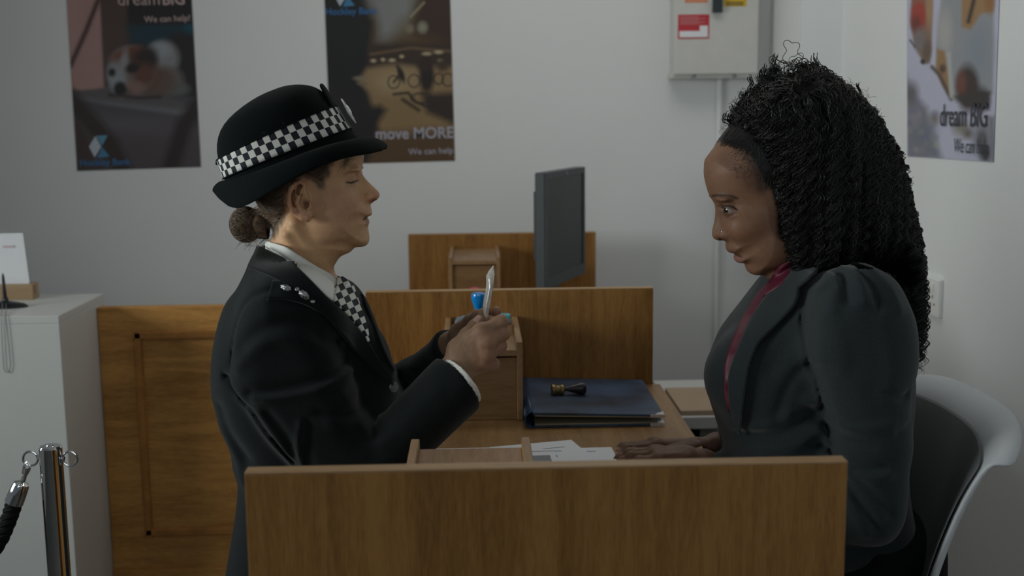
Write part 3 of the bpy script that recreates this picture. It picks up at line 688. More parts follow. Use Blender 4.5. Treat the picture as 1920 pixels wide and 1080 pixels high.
# low white table with kraft card box (behind the near desk, against nothing)
zt = .60
ta = PZ(1240, 783, zt); tb_ = PZ(1240, 713, zt)
tx0, tx1 = .47, .98
wt = empty('low_white_table', ((tx0 + tx1) / 2, (ta[1] + tb_[1]) / 2, 0), 'low white table behind the woman with curly hair, carrying a kraft box', 'table')
MB().box(tx0, tx1, ta[1], tb_[1], zt - .03, zt).build('tabletop', M['cab'], wt, bevel=.002)
MB().box(tx0 + .02, tx1 - .02, ta[1] + .02, ta[1] + .032, zt - .1, zt - .0305).build('apron', mat('olive_shelf', (.2, .21, .18), .7), wt)
for x in (tx0 + .02, tx1 - .06):
    for y in (ta[1] + .02, tb_[1] - .06): MB().box(x, x + .04, y, y + .04, 0, zt - .03).build('leg', M['cab'], wt)
ka = PZ(1240, 781, zt); kb = PZ(1240, 727, zt + .012)
MB()
o = MB().box(tx0 + .012, tx1 - .03, ka[1] + .004, kb[1], zt + .001, zt + .012).build('kraft_folder', M['card'], bevel=.001)
tag(o, 'flat kraft card folder lying on the low white table', 'folder')

# ---------------------------------------------------------------- rope barrier
ys = 1.72
c0 = P(94, 836, ys); rp = (P(115, 850, ys)[0] - P(72.5, 850, ys)[0]) / 2; zt = c0[2]
pt = empty('barrier_post', (c0[0], ys, 0), 'polished chrome rope barrier post with two rings', 'barrier post')
MB().lathe([(.14, 0), (.14, .008), (.10, .018), (.03, .026), (rp, .03), (rp, zt - .003), (rp - .002, zt), (rp * .35, zt + .0005), (rp * .3, zt + .002), (.001, zt + .002)], (c0[0], ys, 0), 40).build('post', M['chrome'], pt, smooth=True, angle=25)
def ring(px, py, rpx, parent, y=ys, dx=0):
    c = P(px, py, y); r = rpx * y / FPX
    return MB().tube([(c[0] + r * cos(a_), y + dx * cos(a_), c[2] + r * sin(a_)) for a_ in np.linspace(0, 2 * pi, 25)[:-1]], .0018, 8, closed=True).build('ring', M['chrome'], parent, smooth=True)
ring(57, 860, 14, pt); ring(131, 860, 14, pt)
for sx, px in ((-1, 72), (1, 116)):
    e = P(px, 860, ys); MB().tube([(c0[0] + sx * rp * .9, ys, e[2]), (c0[0] + sx * (rp + .003), ys, e[2])], .0035, 8).build('lug', M['chrome'], pt, smooth=True)
rope_pts = [P(x, y, ys) for x, y in ((28, 938), (22, 958), (12, 985), (0, 1012), (-25, 1050), (-70, 1090), (-130, 1120))]
rp_ = empty('barrier_rope', tuple(rope_pts[0]), 'black twisted barrier rope with chrome end clipped to the post', 'rope')
b = MB(); hp = [Vector(P(x, y, ys)) for x, y in ((57, 874), (51, 866), (45, 874), (43, 888), (48, 892), (53, 884), (56, 876))]
b.tube(hp, .0022, 8).build('snap_hook', M['chrome'], rp_, smooth=True)
MB().tube([P(49, 878, ys - .004), P(45, 900, ys - .004)], .003, 8).build('snap_hook', M['chrome'], rp_, smooth=True)
MB().tube([P(45, 893, ys), P(42, 905, ys)], .0035, 8).build('swivel', M['chrome'], rp_, smooth=True)
e0, e1 = Vector(P(42, 902, ys)), Vector(P(26, 942, ys)); d_ = (e1 - e0); L_ = d_.length
MB().lathe([(.004, 0), (.011, .004), (.0125, .008), (.0135, L_ * .6), (.0140, L_), (.012, L_)], e0, 26, d_).build('end_cap', M['chrome'], rp_, smooth=True, angle=35)
cr = []; rv = [Vector(p) for p in rope_pts]
for a_, b_ in zip(rv, rv[1:]): cr += [a_.lerp(b_, k / 10) for k in range(10)]
b = MB()
for s_ in range(3):
    pts = []
    for k, c in enumerate(cr):
        t = (cr[min(k + 1, len(cr) - 1)] - cr[max(k - 1, 0)]).normalized(); u = Vector((0, 1, 0)); v = t.cross(u)
        an = k * .42 + s_ * 2 * pi / 3; pts.append(c + (u * cos(an) + v * sin(an)) * .0062)
    b.tube(pts, .0068, 8)
b.build('rope', M['blackrope'], rp_, smooth=True)

# ---------------------------------------------------------------- clerk's plastic shell chair
def shell_chair():
    ch = empty('shell_chair', (.60, 1.83, 0), 'pale grey plastic shell chair the curly haired woman sits on', 'chair')
    # profile from seat front (v=0) to top of backrest (v=1); (x, z, halfwidth, forward wrap of sides)
    pr = [(.30, .425, .20, .0), (.33, .445, .215, .0), (.42, .445, .225, .004), (.52, .44, .23, .012), (.60, .45, .232, .02), (.655, .50, .232, .03), (.69, .58, .232, .04), (.715, .66, .232, .045), (.742, .74, .232, .045), (.765, .80, .235, .045), (.780, .838, .242, .045), (.800, .856, .252, .045), (.830, .862, .262, .045)]
    rows = []
    for k, (x, z, hw, wr) in enumerate(pr):
        row = []
        back = k > 4
        for u in np.linspace(-1, 1, 25):
            e = abs(u) ** 2.2
            xx = x - wr * e * 1.2 if back else x
            zz = z + (0.02 * e if not back else 0)
            if k >= 9: zz -= .042 * abs(u) ** 4 * (k - 8) / 4
            if k >= 11: xx -= .012 * abs(u) ** 6 * (k - 10)
            row.append((xx, 1.84 + hw * u, zz))
        rows.append(row)
    rows = np.array(rows)
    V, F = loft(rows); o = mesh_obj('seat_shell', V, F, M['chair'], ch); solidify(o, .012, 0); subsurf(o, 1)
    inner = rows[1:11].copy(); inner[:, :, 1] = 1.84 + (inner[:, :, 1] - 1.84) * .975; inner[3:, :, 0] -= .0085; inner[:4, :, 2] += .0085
    V, F = loft(inner); q = mesh_obj('shade_liner', V, F, M['chair_shade'], ch); solidify(q, .002, 0); subsurf(q, 1); q['label'] = 'added dark grey liner standing in for shade inside the shell'  # liner added over the pale shell; its dark colour paints the sitter's shade
    for sx, sy in ((-1, -1), (-1, 1), (1, -1), (1, 1)):
        MB().tube([(.47 + sx * .1, 1.84 + sy * .13, .425), (.49 + sx * .22, 1.84 + sy * .2, .0)], .011, 10).build('leg', M['grey'], ch, smooth=True)
    return ch
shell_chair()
# plain stool the officer sits on (below the frame)
stl = empty('stool', (-.27, 1.85, 0), 'low padded stool under the officer', 'stool')
MB().lathe([(.17, 0), (.18, .01), (.18, .05), (.16, .062), (.01, .066)], (-.27, 1.85, .42), 32).build('seat', M['blackpl'], stl, smooth=True, angle=40)
for a_ in range(4):
    q = a_ * pi / 2 + .78; MB().tube([(-.27 + .12 * cos(q), 1.85 + .12 * sin(q), .42), (-.27 + .19 * cos(q), 1.85 + .19 * sin(q), 0)], .011, 8).build('leg', M['grey'], stl, smooth=True)
# ================================================================ IMPLICIT-SURFACE MODELLING (people and clothes)
def smooth_poly(pts, n=4, closed=True):
    p = np.asarray(pts, dtype=float); N_ = len(p); out = []
    for i in range(N_ if closed else N_ - 1):
        p0, p1, p2, p3 = (p[(i + k - 1) % N_] for k in range(4)) if closed else (p[max(i - 1, 0)], p[i], p[i + 1], p[min(i + 2, N_ - 1)])
        for t in np.arange(n) / n:
            out.append(.5 * ((2 * p1) + (-p0 + p2) * t + (2 * p0 - 5 * p1 + 4 * p2 - p3) * t * t + (-p0 + 3 * p1 - 3 * p2 + p3) * t ** 3))
    if not closed: out.append(p[-1])
    return np.array(out)
def smin(a, b, k):
    if k <= 0: return np.minimum(a, b)
    h = np.clip(.5 + .5 * (b - a) / k, 0, 1); return b * (1 - h) + a * h - k * h * (1 - h)
class Field:
    """grid of signed distances; when half=True the y axis is distance from the sagittal plane Y0"""
    def __init__(s, lo, hi, h, half=None):
        s.h = h; s.half = half
        lo = list(lo); hi = list(hi)
        if half is not None: lo[1] = 0.0
        s.ax = [np.arange(lo[k], hi[k] + h, h, dtype=np.float32) for k in range(3)]
        s.F = np.full([len(a) for a in s.ax], 1.0, dtype=np.float32)
        s.X2, s.Z2 = np.meshgrid(s.ax[0], s.ax[2], indexing='ij')
    def sl(s, lo, hi, pad):
        r = []
        for k in range(3):
            a = s.ax[k]; i0 = int(np.searchsorted(a, lo[k] - pad)); i1 = int(np.searchsorted(a, hi[k] + pad)); r.append(slice(max(i0, 0), max(i1, i0 + 1)))
        return tuple(r)
    def grid(s, sl): return s.ax[0][sl[0]][:, None, None], s.ax[1][sl[1]][None, :, None], s.ax[2][sl[2]][None, None, :]
    def _op(s, sl, d, k, op):
        A = s.F[sl]
        if op == 'add': s.F[sl] = smin(A, d, k)
        elif op == 'sub': s.F[sl] = -smin(-A, d, k)
        elif op == 'and': s.F[sl] = -smin(-A, -d, k)
    def cone(s, a, b, ra, rb=None, k=.01, op='add', flat=None):
        a = np.asarray(a, dtype=float); b = np.asarray(b, dtype=float); rb = ra if rb is None else rb
        if s.half is not None: a = a - [0, s.half, 0]; b = b - [0, s.half, 0]; a[1] = abs(a[1]); b[1] = abs(b[1])
        R = max(ra, rb); sl = s.sl(np.minimum(a, b) - R, np.maximum(a, b) + R, k + 3 * s.h); X, Y, Z = s.grid(sl)
        e = b - a; L2 = max(e @ e, 1e-12); t = np.clip(((X - a[0]) * e[0] + (Y - a[1]) * e[1] + (Z - a[2]) * e[2]) / L2, 0, 1)
        d = np.sqrt((X - a[0] - t * e[0]) ** 2 + (Y - a[1] - t * e[1]) ** 2 + (Z - a[2] - t * e[2]) ** 2) - (ra + (rb - ra) * t)
        s._op(sl, d, k, op)
    def chain(s, pts, rs, k=.006, op='add'):
        if not hasattr(rs, '__len__'): rs = [rs] * len(pts)
        for i in range(len(pts) - 1): s.cone(pts[i], pts[i + 1], rs[i], rs[i + 1], k, op)
    def ell(s, c, r, k=.01, op='add', rot=None):
        c = np.asarray(c, dtype=float); r = np.asarray(r, dtype=float)
        if s.half is not None: c = c - [0, s.half, 0]; c[1] = abs(c[1])
        R = r.max(); sl = s.sl(c - R, c + R, k + 3 * s.h); X, Y, Z = s.grid(sl); x, y, z = X - c[0], Y - c[1], Z - c[2]
        if rot is not None:   # rotate about y (in x-z) by degrees, then optional about z
            ca, sa = cos(radians(rot)), sin(radians(rot)); x, z = x * ca + z * sa, -x * sa + z * ca
        q = np.sqrt((x / r[0]) ** 2 + (y / r[1]) ** 2 + (z / r[2]) ** 2); q2 = np.sqrt((x / r[0] ** 2) ** 2 + (y / r[1] ** 2) ** 2 + (z / r[2] ** 2) ** 2) + 1e-9
        s._op(sl, q * (q - 1) / q2, k, op)
    def inflate(s, poly, w, R, y0=0.0, k=.01, p=2.0, op='add', sm=4, wf=None, skew=None):
        """solid whose outline in x-z is poly and whose half thickness rises to w at R inside the outline"""
        pl = smooth_poly(poly, sm) if sm else np.asarray(poly); lo = pl.min(0); hi = pl.max(0)
        pad = k + 3 * s.h
        if s.half is not None: y0 = 0.0
        sl = s.sl((lo[0], y0 - w, lo[1]), (hi[0], y0 + w, hi[1]), pad)
        x2 = s.X2[sl[0], sl[2]]; z2 = s.Z2[sl[0], sl[2]]
        d = -sdpoly(x2, z2, pl).astype(np.float32); a = np.clip((R - d) / R, 0, None)[:, None, :]
        Y = s.ax[1][sl[1]][None, :, None]
        yc = y0 if skew is None else (y0 + skew(x2, z2))[:, None, :]
        ww = w if wf is None else (w * wf(x2, z2))[:, None, :]
        b = np.abs(Y - yc) / ww
        v = (a ** p + b ** p) ** (1 / p) - 1
        s._op(sl, v * min(R, w), k, op)
    def groove(s, pts, r, depth, yr=None):
        """carve (depth>0) or raise along a polyline given in x-z; yr=(y0,y1) limits"""
        pl = smooth_poly(pts, 5, False) if len(pts) > 2 else np.asarray(pts); lo = pl.min(0) - 3 * r; hi = pl.max(0) + 3 * r
        sl = s.sl((lo[0], -9 if yr is None else yr[0], lo[1]), (hi[0], 9 if yr is None else yr[1], hi[1]), 0)
        d = sdline(s.X2[sl[0], sl[2]], s.Z2[sl[0], sl[2]], pl); g = (depth * np.exp(-(d / r) ** 2)).astype(np.float32)[:, None, :]
        if yr is not None:
            Y = s.ax[1][sl[1]][None, :, None]; m = (yr[1] - yr[0]) * .15; g = g * np.clip((Y - yr[0]) / m + .2, 0, 1) * np.clip((yr[1] - Y) / m + .2, 0, 1)
        s.F[sl] += g
    def disp(s, fn):
        X, Y, Z = s.ax[0][:, None, None], s.ax[1][None, :, None], s.ax[2][None, None, :]; s.F += fn(X, Y, Z).astype(np.float32)
    def cut(s, p, n, k=.002):
        """keep the side of the plane where (x-p).n < 0"""
        p = np.asarray(p, dtype=float); n = np.asarray(n, dtype=float); n = n / np.linalg.norm(n)
        if s.half is not None: p = p - [0, s.half, 0]
        X, Y, Z = s.ax[0][:, None, None], s.ax[1][None, :, None], s.ax[2][None, None, :]
        d = ((X - p[0]) * n[0] + (Y - p[1]) * n[1] + (Z - p[2]) * n[2]).astype(np.float32); s.F = -smin(-s.F, -d, k)
    def full(s):
        if s.half is None: return s
        g = Field.__new__(Field); g.h = s.h; g.half = None
        g.F = np.concatenate([s.F[:, :0:-1], s.F], 1); y = s.ax[1]
        g.ax = [s.ax[0], np.concatenate([-y[:0:-1], y]) + s.half, s.ax[2]]; g.X2, g.Z2 = s.X2, s.Z2
        return g
    def sample(s, p):
        p = np.asarray(p, dtype=float); q = [(p[..., k] - s.ax[k][0]) / s.h for k in range(3)]
        out = np.zeros(p.shape[:-1]); i = [np.clip(np.floor(q[k]).astype(int), 0, s.F.shape[k] - 2) for k in range(3)]; f = [np.clip(q[k] - i[k], 0, 1) for k in range(3)]
        for a in (0, 1):
            for b in (0, 1):
                for c in (0, 1):
                    out += s.F[i[0] + a, i[1] + b, i[2] + c] * (f[0] if a else 1 - f[0]) * (f[1] if b else 1 - f[1]) * (f[2] if c else 1 - f[2])
        oob = np.zeros(out.shape, bool)
        for k in range(3): oob |= (q[k] < 0) | (q[k] > s.F.shape[k] - 1)
        return np.where(oob, 1.0, out)
    def grad(s, p):
        e = s.h; g = np.stack([s.sample(p + np.eye(3)[k] * e) - s.sample(p - np.eye(3)[k] * e) for k in range(3)], -1)
        return g / (np.linalg.norm(g, axis=-1, keepdims=True) + 1e-9)
    def mesh(s, sm=1):
        g = s.full(); F = g.F; S = F < 0
        nx, ny, nz = [n - 1 for n in F.shape]
        c = [S[a:a + nx, b:b + ny, d:d + nz] for a in (0, 1) for b in (0, 1) for d in (0, 1)]
        anyc = np.zeros((nx, ny, nz), bool); allc = np.ones((nx, ny, nz), bool)
        for q in c: anyc |= q; allc &= q
        act = np.argwhere(anyc & ~allc); idx = np.full((nx, ny, nz), -1, np.int32); idx[act[:, 0], act[:, 1], act[:, 2]] = np.arange(len(act))
        off = np.array([(a, b, d) for a in (0, 1) for b in (0, 1) for d in (0, 1)])
        vals = np.stack([F[act[:, 0] + o[0], act[:, 1] + o[1], act[:, 2] + o[2]] for o in off], 1)
        acc = np.zeros((len(act), 3)); cnt = np.zeros(len(act))
        for i in range(8):
            for j in range(i + 1, 8):
                if np.abs(off[i] - off[j]).sum() != 1: continue
                a, b = vals[:, i], vals[:, j]; m = (a < 0) != (b < 0); t = np.where(m, a / np.where(m, a - b, 1), 0)[:, None]
                acc += np.where(m[:, None], off[i] + t * (off[j] - off[i]), 0); cnt += m
        V = (act + acc / cnt[:, None]) * g.h + np.array([g.ax[0][0], g.ax[1][0], g.ax[2][0]])
        Fs = []
        for ax in range(3):
            o = [(0, 0), (-1, 0), (-1, -1), (0, -1)]; u, v = [(1, 2), (2, 0), (0, 1)][ax]
            s0 = [slice(None)] * 3; s1 = [slice(None)] * 3; s0[ax] = slice(0, -1); s1[ax] = slice(1, None)
            A, B = S[tuple(s0)], S[tuple(s1)]; e = np.argwhere(A != B)
            ok = (e[:, u] > 0) & (e[:, v] > 0) & (e[:, u] < F.shape[u] - 1) & (e[:, v] < F.shape[v] - 1); e = e[ok]
            q = []
            for du, dv in o: t = e.copy(); t[:, u] += du; t[:, v] += dv; q.append(idx[t[:, 0], t[:, 1], t[:, 2]])
            q = np.stack(q, 1); fl = A[e[:, 0], e[:, 1], e[:, 2]]; q[~fl] = q[~fl][:, ::-1]; Fs.append(q)
        Fq = np.concatenate(Fs); Fq = Fq[(Fq >= 0).all(1)]
        used = np.zeros(len(V), bool); used[Fq.ravel()] = True; rm = np.cumsum(used) - 1; V = V[used]; Fq = rm[Fq]
        for _ in range(sm):   # light umbrella smoothing
            ac = np.zeros_like(V); n = np.zeros(len(V))
            for k in range(4):
                a, b = Fq[:, k], Fq[:, (k + 1) % 4]
                for d_ in range(3): ac[:, d_] += np.bincount(a, V[b, d_], len(V)) + np.bincount(b, V[a, d_], len(V))
                n += np.bincount(a, minlength=len(V)) + np.bincount(b, minlength=len(V))
            V = V * .5 + .5 * ac / np.maximum(n, 1)[:, None]
        return V, Fq
    def hit(s, pts, off=0.0, y0=None, y1=None, fallback=None):
        """first point where the camera ray through each pixel meets the surface"""
        y0 = s.ax[1][0] if y0 is None else y0; y1 = s.ax[1][-1] if y1 is None else y1
        Ys = np.linspace(y0, y1, 260); out = []
        for px, py in pts:
            d = ray(px, py); L = CAM + d[None] * (Ys / d[1])[:, None]; v = s.sample(L) - off; m = np.where(v < 0)[0]
            if len(m) and m[0] > 0: i = m[0]; t = v[i - 1] / (v[i - 1] - v[i]); out.append(L[i - 1] * (1 - t) + L[i] * t)
            else: out.append(P(px, py, fallback if fallback is not None else (y0 + y1) / 2))
        return np.array(out)
def merge(parts):
    V = []; F = []; C = []; n = 0
    for v, f, c in parts: V.append(v); F.append(f + n); C.append(c); n += len(v)
    return np.concatenate(V), np.concatenate(F), np.concatenate(C)
def resample(pts, n):
    p = np.asarray(pts, dtype=float); d = np.r_[0, np.cumsum(np.linalg.norm(np.diff(p, axis=0), axis=1))]; t = np.linspace(0, d[-1], n)
    return np.stack([np.interp(t, d, p[:, k]) for k in range(p.shape[1])], 1)
def patch(name, fld, ea, eb, n, m, off, material, parent, thick=.003, y=(None, None), fb=None, lift=None, relax=2):
    """cloth patch lying on a surface between two edges traced in the picture"""
    A = resample(smooth_poly(ea, 6, False), n); B = resample(smooth_poly(eb, 6, False), n); t = np.linspace(0, 1, m)[None, :, None]
    G = A[:, None] * (1 - t) + B[:, None] * t
    H = fld.hit(G.reshape(-1, 2), off, y[0], y[1], fb).reshape(n, m, 3)
    for _ in range(relax):
        K = H.copy(); K[1:-1] = (H[:-2] + 2 * H[1:-1] + H[2:]) / 4; K[:, 1:-1] = (K[:, :-2] + 2 * K[:, 1:-1] + K[:, 2:]) / 4
        # slide only in depth
        H[..., 1] = K[..., 1]
    if lift is not None: H[..., 1] -= lift(np.linspace(0, 1, n)[:, None], np.linspace(0, 1, m)[None, :])
    V, F = loft(H); o = mesh_obj(name, V, F, material, parent); solidify(o, thick, 0); return o
def tubes(paths, radii, n=4):
    """many thin tubes as one mesh. paths [k][m][3], radii [k][m]"""
    Pm = np.asarray(paths, dtype=np.float32); K, Mm, _ = Pm.shape; T = np.gradient(Pm, axis=1); T /= np.linalg.norm(T, axis=2, keepdims=True) + 1e-9
    up = np.array([.31, .85, .42], dtype=np.float32); U = np.cross(T, up); U /= np.linalg.norm(U, axis=2, keepdims=True) + 1e-9; W_ = np.cross(T, U)
    an = np.arange(n) * 2 * pi / n; R_ = np.asarray(radii, dtype=np.float32)[..., None, None]
    V = Pm[:, :, None] + R_ * (U[:, :, None] * np.cos(an)[None, None, :, None] + W_[:, :, None] * np.sin(an)[None, None, :, None])
    base = (np.arange(K) * Mm * n)[:, None, None]; i = np.arange(Mm - 1)[None, :, None] * n; j = np.arange(n)[None, None, :]; j2 = (j + 1) % n
    F = np.stack([base + i + j, base + i + j2, base + i + n + j2, base + i + n + j], -1).reshape(-1, 4)
    return V.reshape(-1, 3), F
def vnoise(X, Y, Z, sc_, seed=0):
    r = np.random.default_rng(seed); v = 0
    for _ in range(6):
        d = r.normal(size=3); d /= np.linalg.norm(d); v = v + np.sin((X * d[0] + Y * d[1] + Z * d[2]) * sc_ * (.6 + .8 * r.random()) + r.random() * 6.28)
    return v / 6
def gauss(d, r): return np.exp(-(d / r) ** 2)
def Q(px, py, Y): return P(px, py, Y)

def eyeball(parent, c, r, gaze, iris, white=(.62, .58, .54)):
    g = np.array(gaze, dtype=float); g /= np.linalg.norm(g); rows = []; cols = []
    u = np.cross(g, [0, 0, 1.0]); u /= np.linalg.norm(u); v = np.cross(u, g)
    for k in range(25):
        th = pi * k / 24; bul = 1 + .06 * gauss(th, .45)
        ring = [np.array(c) + r * bul * (g * cos(th) + (u * cos(a) + v * sin(a)) * sin(th)) for a in np.linspace(0, 2 * pi, 29)[:-1]]; rows.append(ring)
        col = (.01, .01, .01) if th < .2 else (iris if th < .5 else ((.02, .015, .012) if th < .56 else white)); cols += [col] * 28
    V, F = loft(rows, True); return mesh_obj('eye', V, F, M['eye'], parent, cols=np.array(cols))

def skin_paint(V, base, Y0, spots):
    """spots: (polyline px on sagittal plane, radius m, colour, strength, y range)"""
    C = np.ones((len(V), 3)) * np.array(base); ay = np.abs(V[:, 1] - Y0)
    for pts, r, col, st, yr in spots:
        pl = XZ(pts, Y0); d = sdline(V[:, 0], V[:, 2], pl) if len(pl) > 1 else np.hypot(V[:, 0] - pl[0][0], V[:, 2] - pl[0][1])
        a = st * gauss(d, r) * np.clip((ay - yr[0]) / .003 + .5, 0, 1) * np.clip((yr[1] - ay) / .004 + .5, 0, 1); C = C * (1 - a[:, None]) + np.array(col) * a[:, None]
    return C
def make_hand(joints, rf, palm_r, base_col, red_col, nails=None, h=.0013, wrist_r=None, webs=.006, tendons=True, camside=-1):
    """joints: dict wrist=[(p,r)...], fingers=[[mcp,pip,dip,tip]...], thumb=[cmc,mcp,ip,tip]"""
    allp = [p for p, r in joints['wrist']] + [p for f in joints['fingers'] for p in f] + list(joints['thumb'])
    allp = np.array(allp); f = Field(allp.min(0) - .034, allp.max(0) + .034, h)
    W_ = joints['wrist']
    for i in range(len(W_) - 1): f.cone(W_[i][0], W_[i + 1][0], W_[i][1], W_[i + 1][1], .012)
    wend = [w_[0] for w_ in joints.get('carpals', [W_[-1]])]; wr = [w_[1] for w_ in joints.get('carpals', [W_[-1]])]
    n = len(joints['fingers'])
    for i, fg in enumerate(joints['fingers']):
        t = i / (n - 1); a = np.asarray(wend[0]) * (1 - t) + np.asarray(wend[-1]) * t
        f.cone(a, fg[0], palm_r, rf[i] * 1.18, .013)
    for i in range(n - 1):   # fill the palm between the metacarpals
        a = joints['fingers'][i][0]; b = joints['fingers'][i + 1][0]; f.cone(a, b, rf[i] * .95, rf[i + 1] * .95, .008)
    for i, fg in enumerate(joints['fingers']):
        g = Field(np.array(fg).min(0) - .02, np.array(fg).max(0) + .02, h)
        R = rf[i]; g.cone(fg[0], fg[1], R * 1.1, R * 1.0, .003); g.cone(fg[1], fg[2], R, R * .9, .003); g.cone(fg[2], fg[3], R * .9, R * .74, .003)
        g.ell(fg[1], (R * 1.1,) * 3, .004); g.ell(fg[2], (R * .98,) * 3, .003)
        # blend this finger into the hand with a tight join so that neighbours stay apart
        lo = [g.ax[k][0] for k in range(3)]; I = [int(round((lo[k] - f.ax[k][0]) / h)) for k in range(3)]
        X, Y, Z = np.meshgrid(*[f.ax[k][max(I[k], 0):max(I[k], 0) + len(g.ax[k])] for k in range(3)], indexing='ij')
        v = g.sample(np.stack([X, Y, Z], -1)).astype(np.float32); sl = tuple(slice(max(I[k], 0), max(I[k], 0) + v.shape[k]) for k in range(3))
        f.F[sl] = smin(f.F[sl], v, .0035)
        f.ell(fg[0], (R * 1.22,) * 3, .008)
    th = joints['thumb']; tr = joints.get('thumb_r', (.016, .0125, .0105, .0085)); f.chain(th, tr, .007); f.ell(th[2], (tr[2] * 1.06,) * 3, .004)
    for p, r in joints.get('extra', []): f.ell(p, (r, r, r) if not hasattr(r, '__len__') else r, .01)
    if tendons:
        for i, fg in enumerate(joints['fingers']):
            t = i / (n - 1); a = np.asarray(wend[0]) * (1 - t) + np.asarray(wend[-1]) * t; m = np.asarray(joints['back']) * (palm_r * .78)
            f.cone(a * .75 + np.asarray(fg[0]) * .25 + m, np.asarray(fg[0]) + m * .62, .0022, .0026, .004)
    f.disp(lambda X, Y, Z: .0005 * vnoise(X, Y, Z, 420, 3) + .0003 * vnoise(X, Y, Z, 900, 5))
    V, F = f.mesh(1); C = np.ones((len(V), 3)) * np.array(base_col)
    for fg in joints['fingers']:
        for p, r_, s_ in ((fg[0], .013, .45), (fg[1], .009, .55), (fg[2], .007, .35), (fg[3], .008, .45)):
            a = s_ * gauss(np.linalg.norm(V - np.asarray(p), axis=1), r_ * 1.25)[:, None]; C = C * (1 - a) + np.array(red_col) * a
    a = .4 * gauss(np.linalg.norm(V - np.asarray(th[3]), axis=1), .011)[:, None]; C = C * (1 - a) + np.array(red_col) * a
    nz = vnoise(V[:, 0], V[:, 1], V[:, 2], 260, 9)[:, None]; C *= 1 + .14 * nz
    return f, V, F, np.clip(C, 0, 1)
def nail(parent, f, tip, prev, out, col, sz=.0058):
    """small curved plate on the outer side of a finger tip"""
    tip = np.asarray(tip); d = tip - np.asarray(prev); d /= np.linalg.norm(d); out = np.asarray(out, dtype=float); out -= d * (out @ d); out /= np.linalg.norm(out); s_ = np.cross(d, out)
    def march(q0, lim):
        s0 = 0.0
        for _ in range(120):
            q = q0 - out * s0; sv = float(f.sample(q))
            if sv < .0003 or s0 > lim: break
            s0 += min(max(sv * .8, .0001), .0008)
        return s0
    c0 = tip + out * .02; sc0 = march(c0, .04); rows = []
    for u in np.linspace(-1, 1, 9):
        row = []
        for v in np.linspace(-1, 1, 7):
            q = tip + d * (u * sz * 1.1 - .001) + s_ * v * sz * (.85 - .12 * (u > .6)) + out * .02; row.append(q - out * march(q, sc0 + .0022))
        rows.append(row)
    V, F = loft(rows); o = mesh_obj('fingernail', V, F, mat('nail', col, .3, spec=.5), parent); solidify(o, .0007, 0); return o
# ================================================================ THE OFFICER
def set_uv(o, uv):
    me = o.data; l = me.uv_layers.new(name='UVMap'); vi = np.empty(len(me.loops), dtype=np.int32); me.loops.foreach_get('vertex_index', vi)
    l.data.foreach_set('uv', np.asarray(uv, dtype=np.float32)[vi].ravel())
def checkmat():
    m, nt, b = newmat('black_white_checks'); L = nt.links.new
    uv = N(nt, 'ShaderNodeUVMap', uv_map='UVMap'); ad = N(nt, 'ShaderNodeVectorMath', operation='ADD'); ad.inputs[1].default_value = (.001, .001, .5)
    L(uv.outputs[0], ad.inputs[0]); c = N(nt, 'ShaderNodeTexChecker', Scale=1.0); L(ad.outputs[0], c.inputs['Vector'])
    c.inputs['Color1'].default_value = (.70, .70, .65, 1); c.inputs['Color2'].default_value = (.012, .013, .02, 1)
    L(c.outputs['Color'], b.inputs['Base Color']); b.inputs['Roughness'].default_value = .75; b.inputs['Specular IOR Level'].default_value = .3
    return m
M['checks'] = checkmat()
YO = 1.86
def E(px, py, dy=0.0): return P(px, py, YO - dy)
class Multi:
    def __init__(s, *f): s.f = f; s.ax = f[0].ax
    def sample(s, p): return np.minimum.reduce([g.sample(p) for g in s.f])
    hit = Field.hit
def grid_bounds(px0, py0, px1, py1, Y, y0, y1):
    a = P(px0, py1, Y); b = P(px1, py0, Y); return (a[0], y0, a[2]), (b[0], y1, b[2])
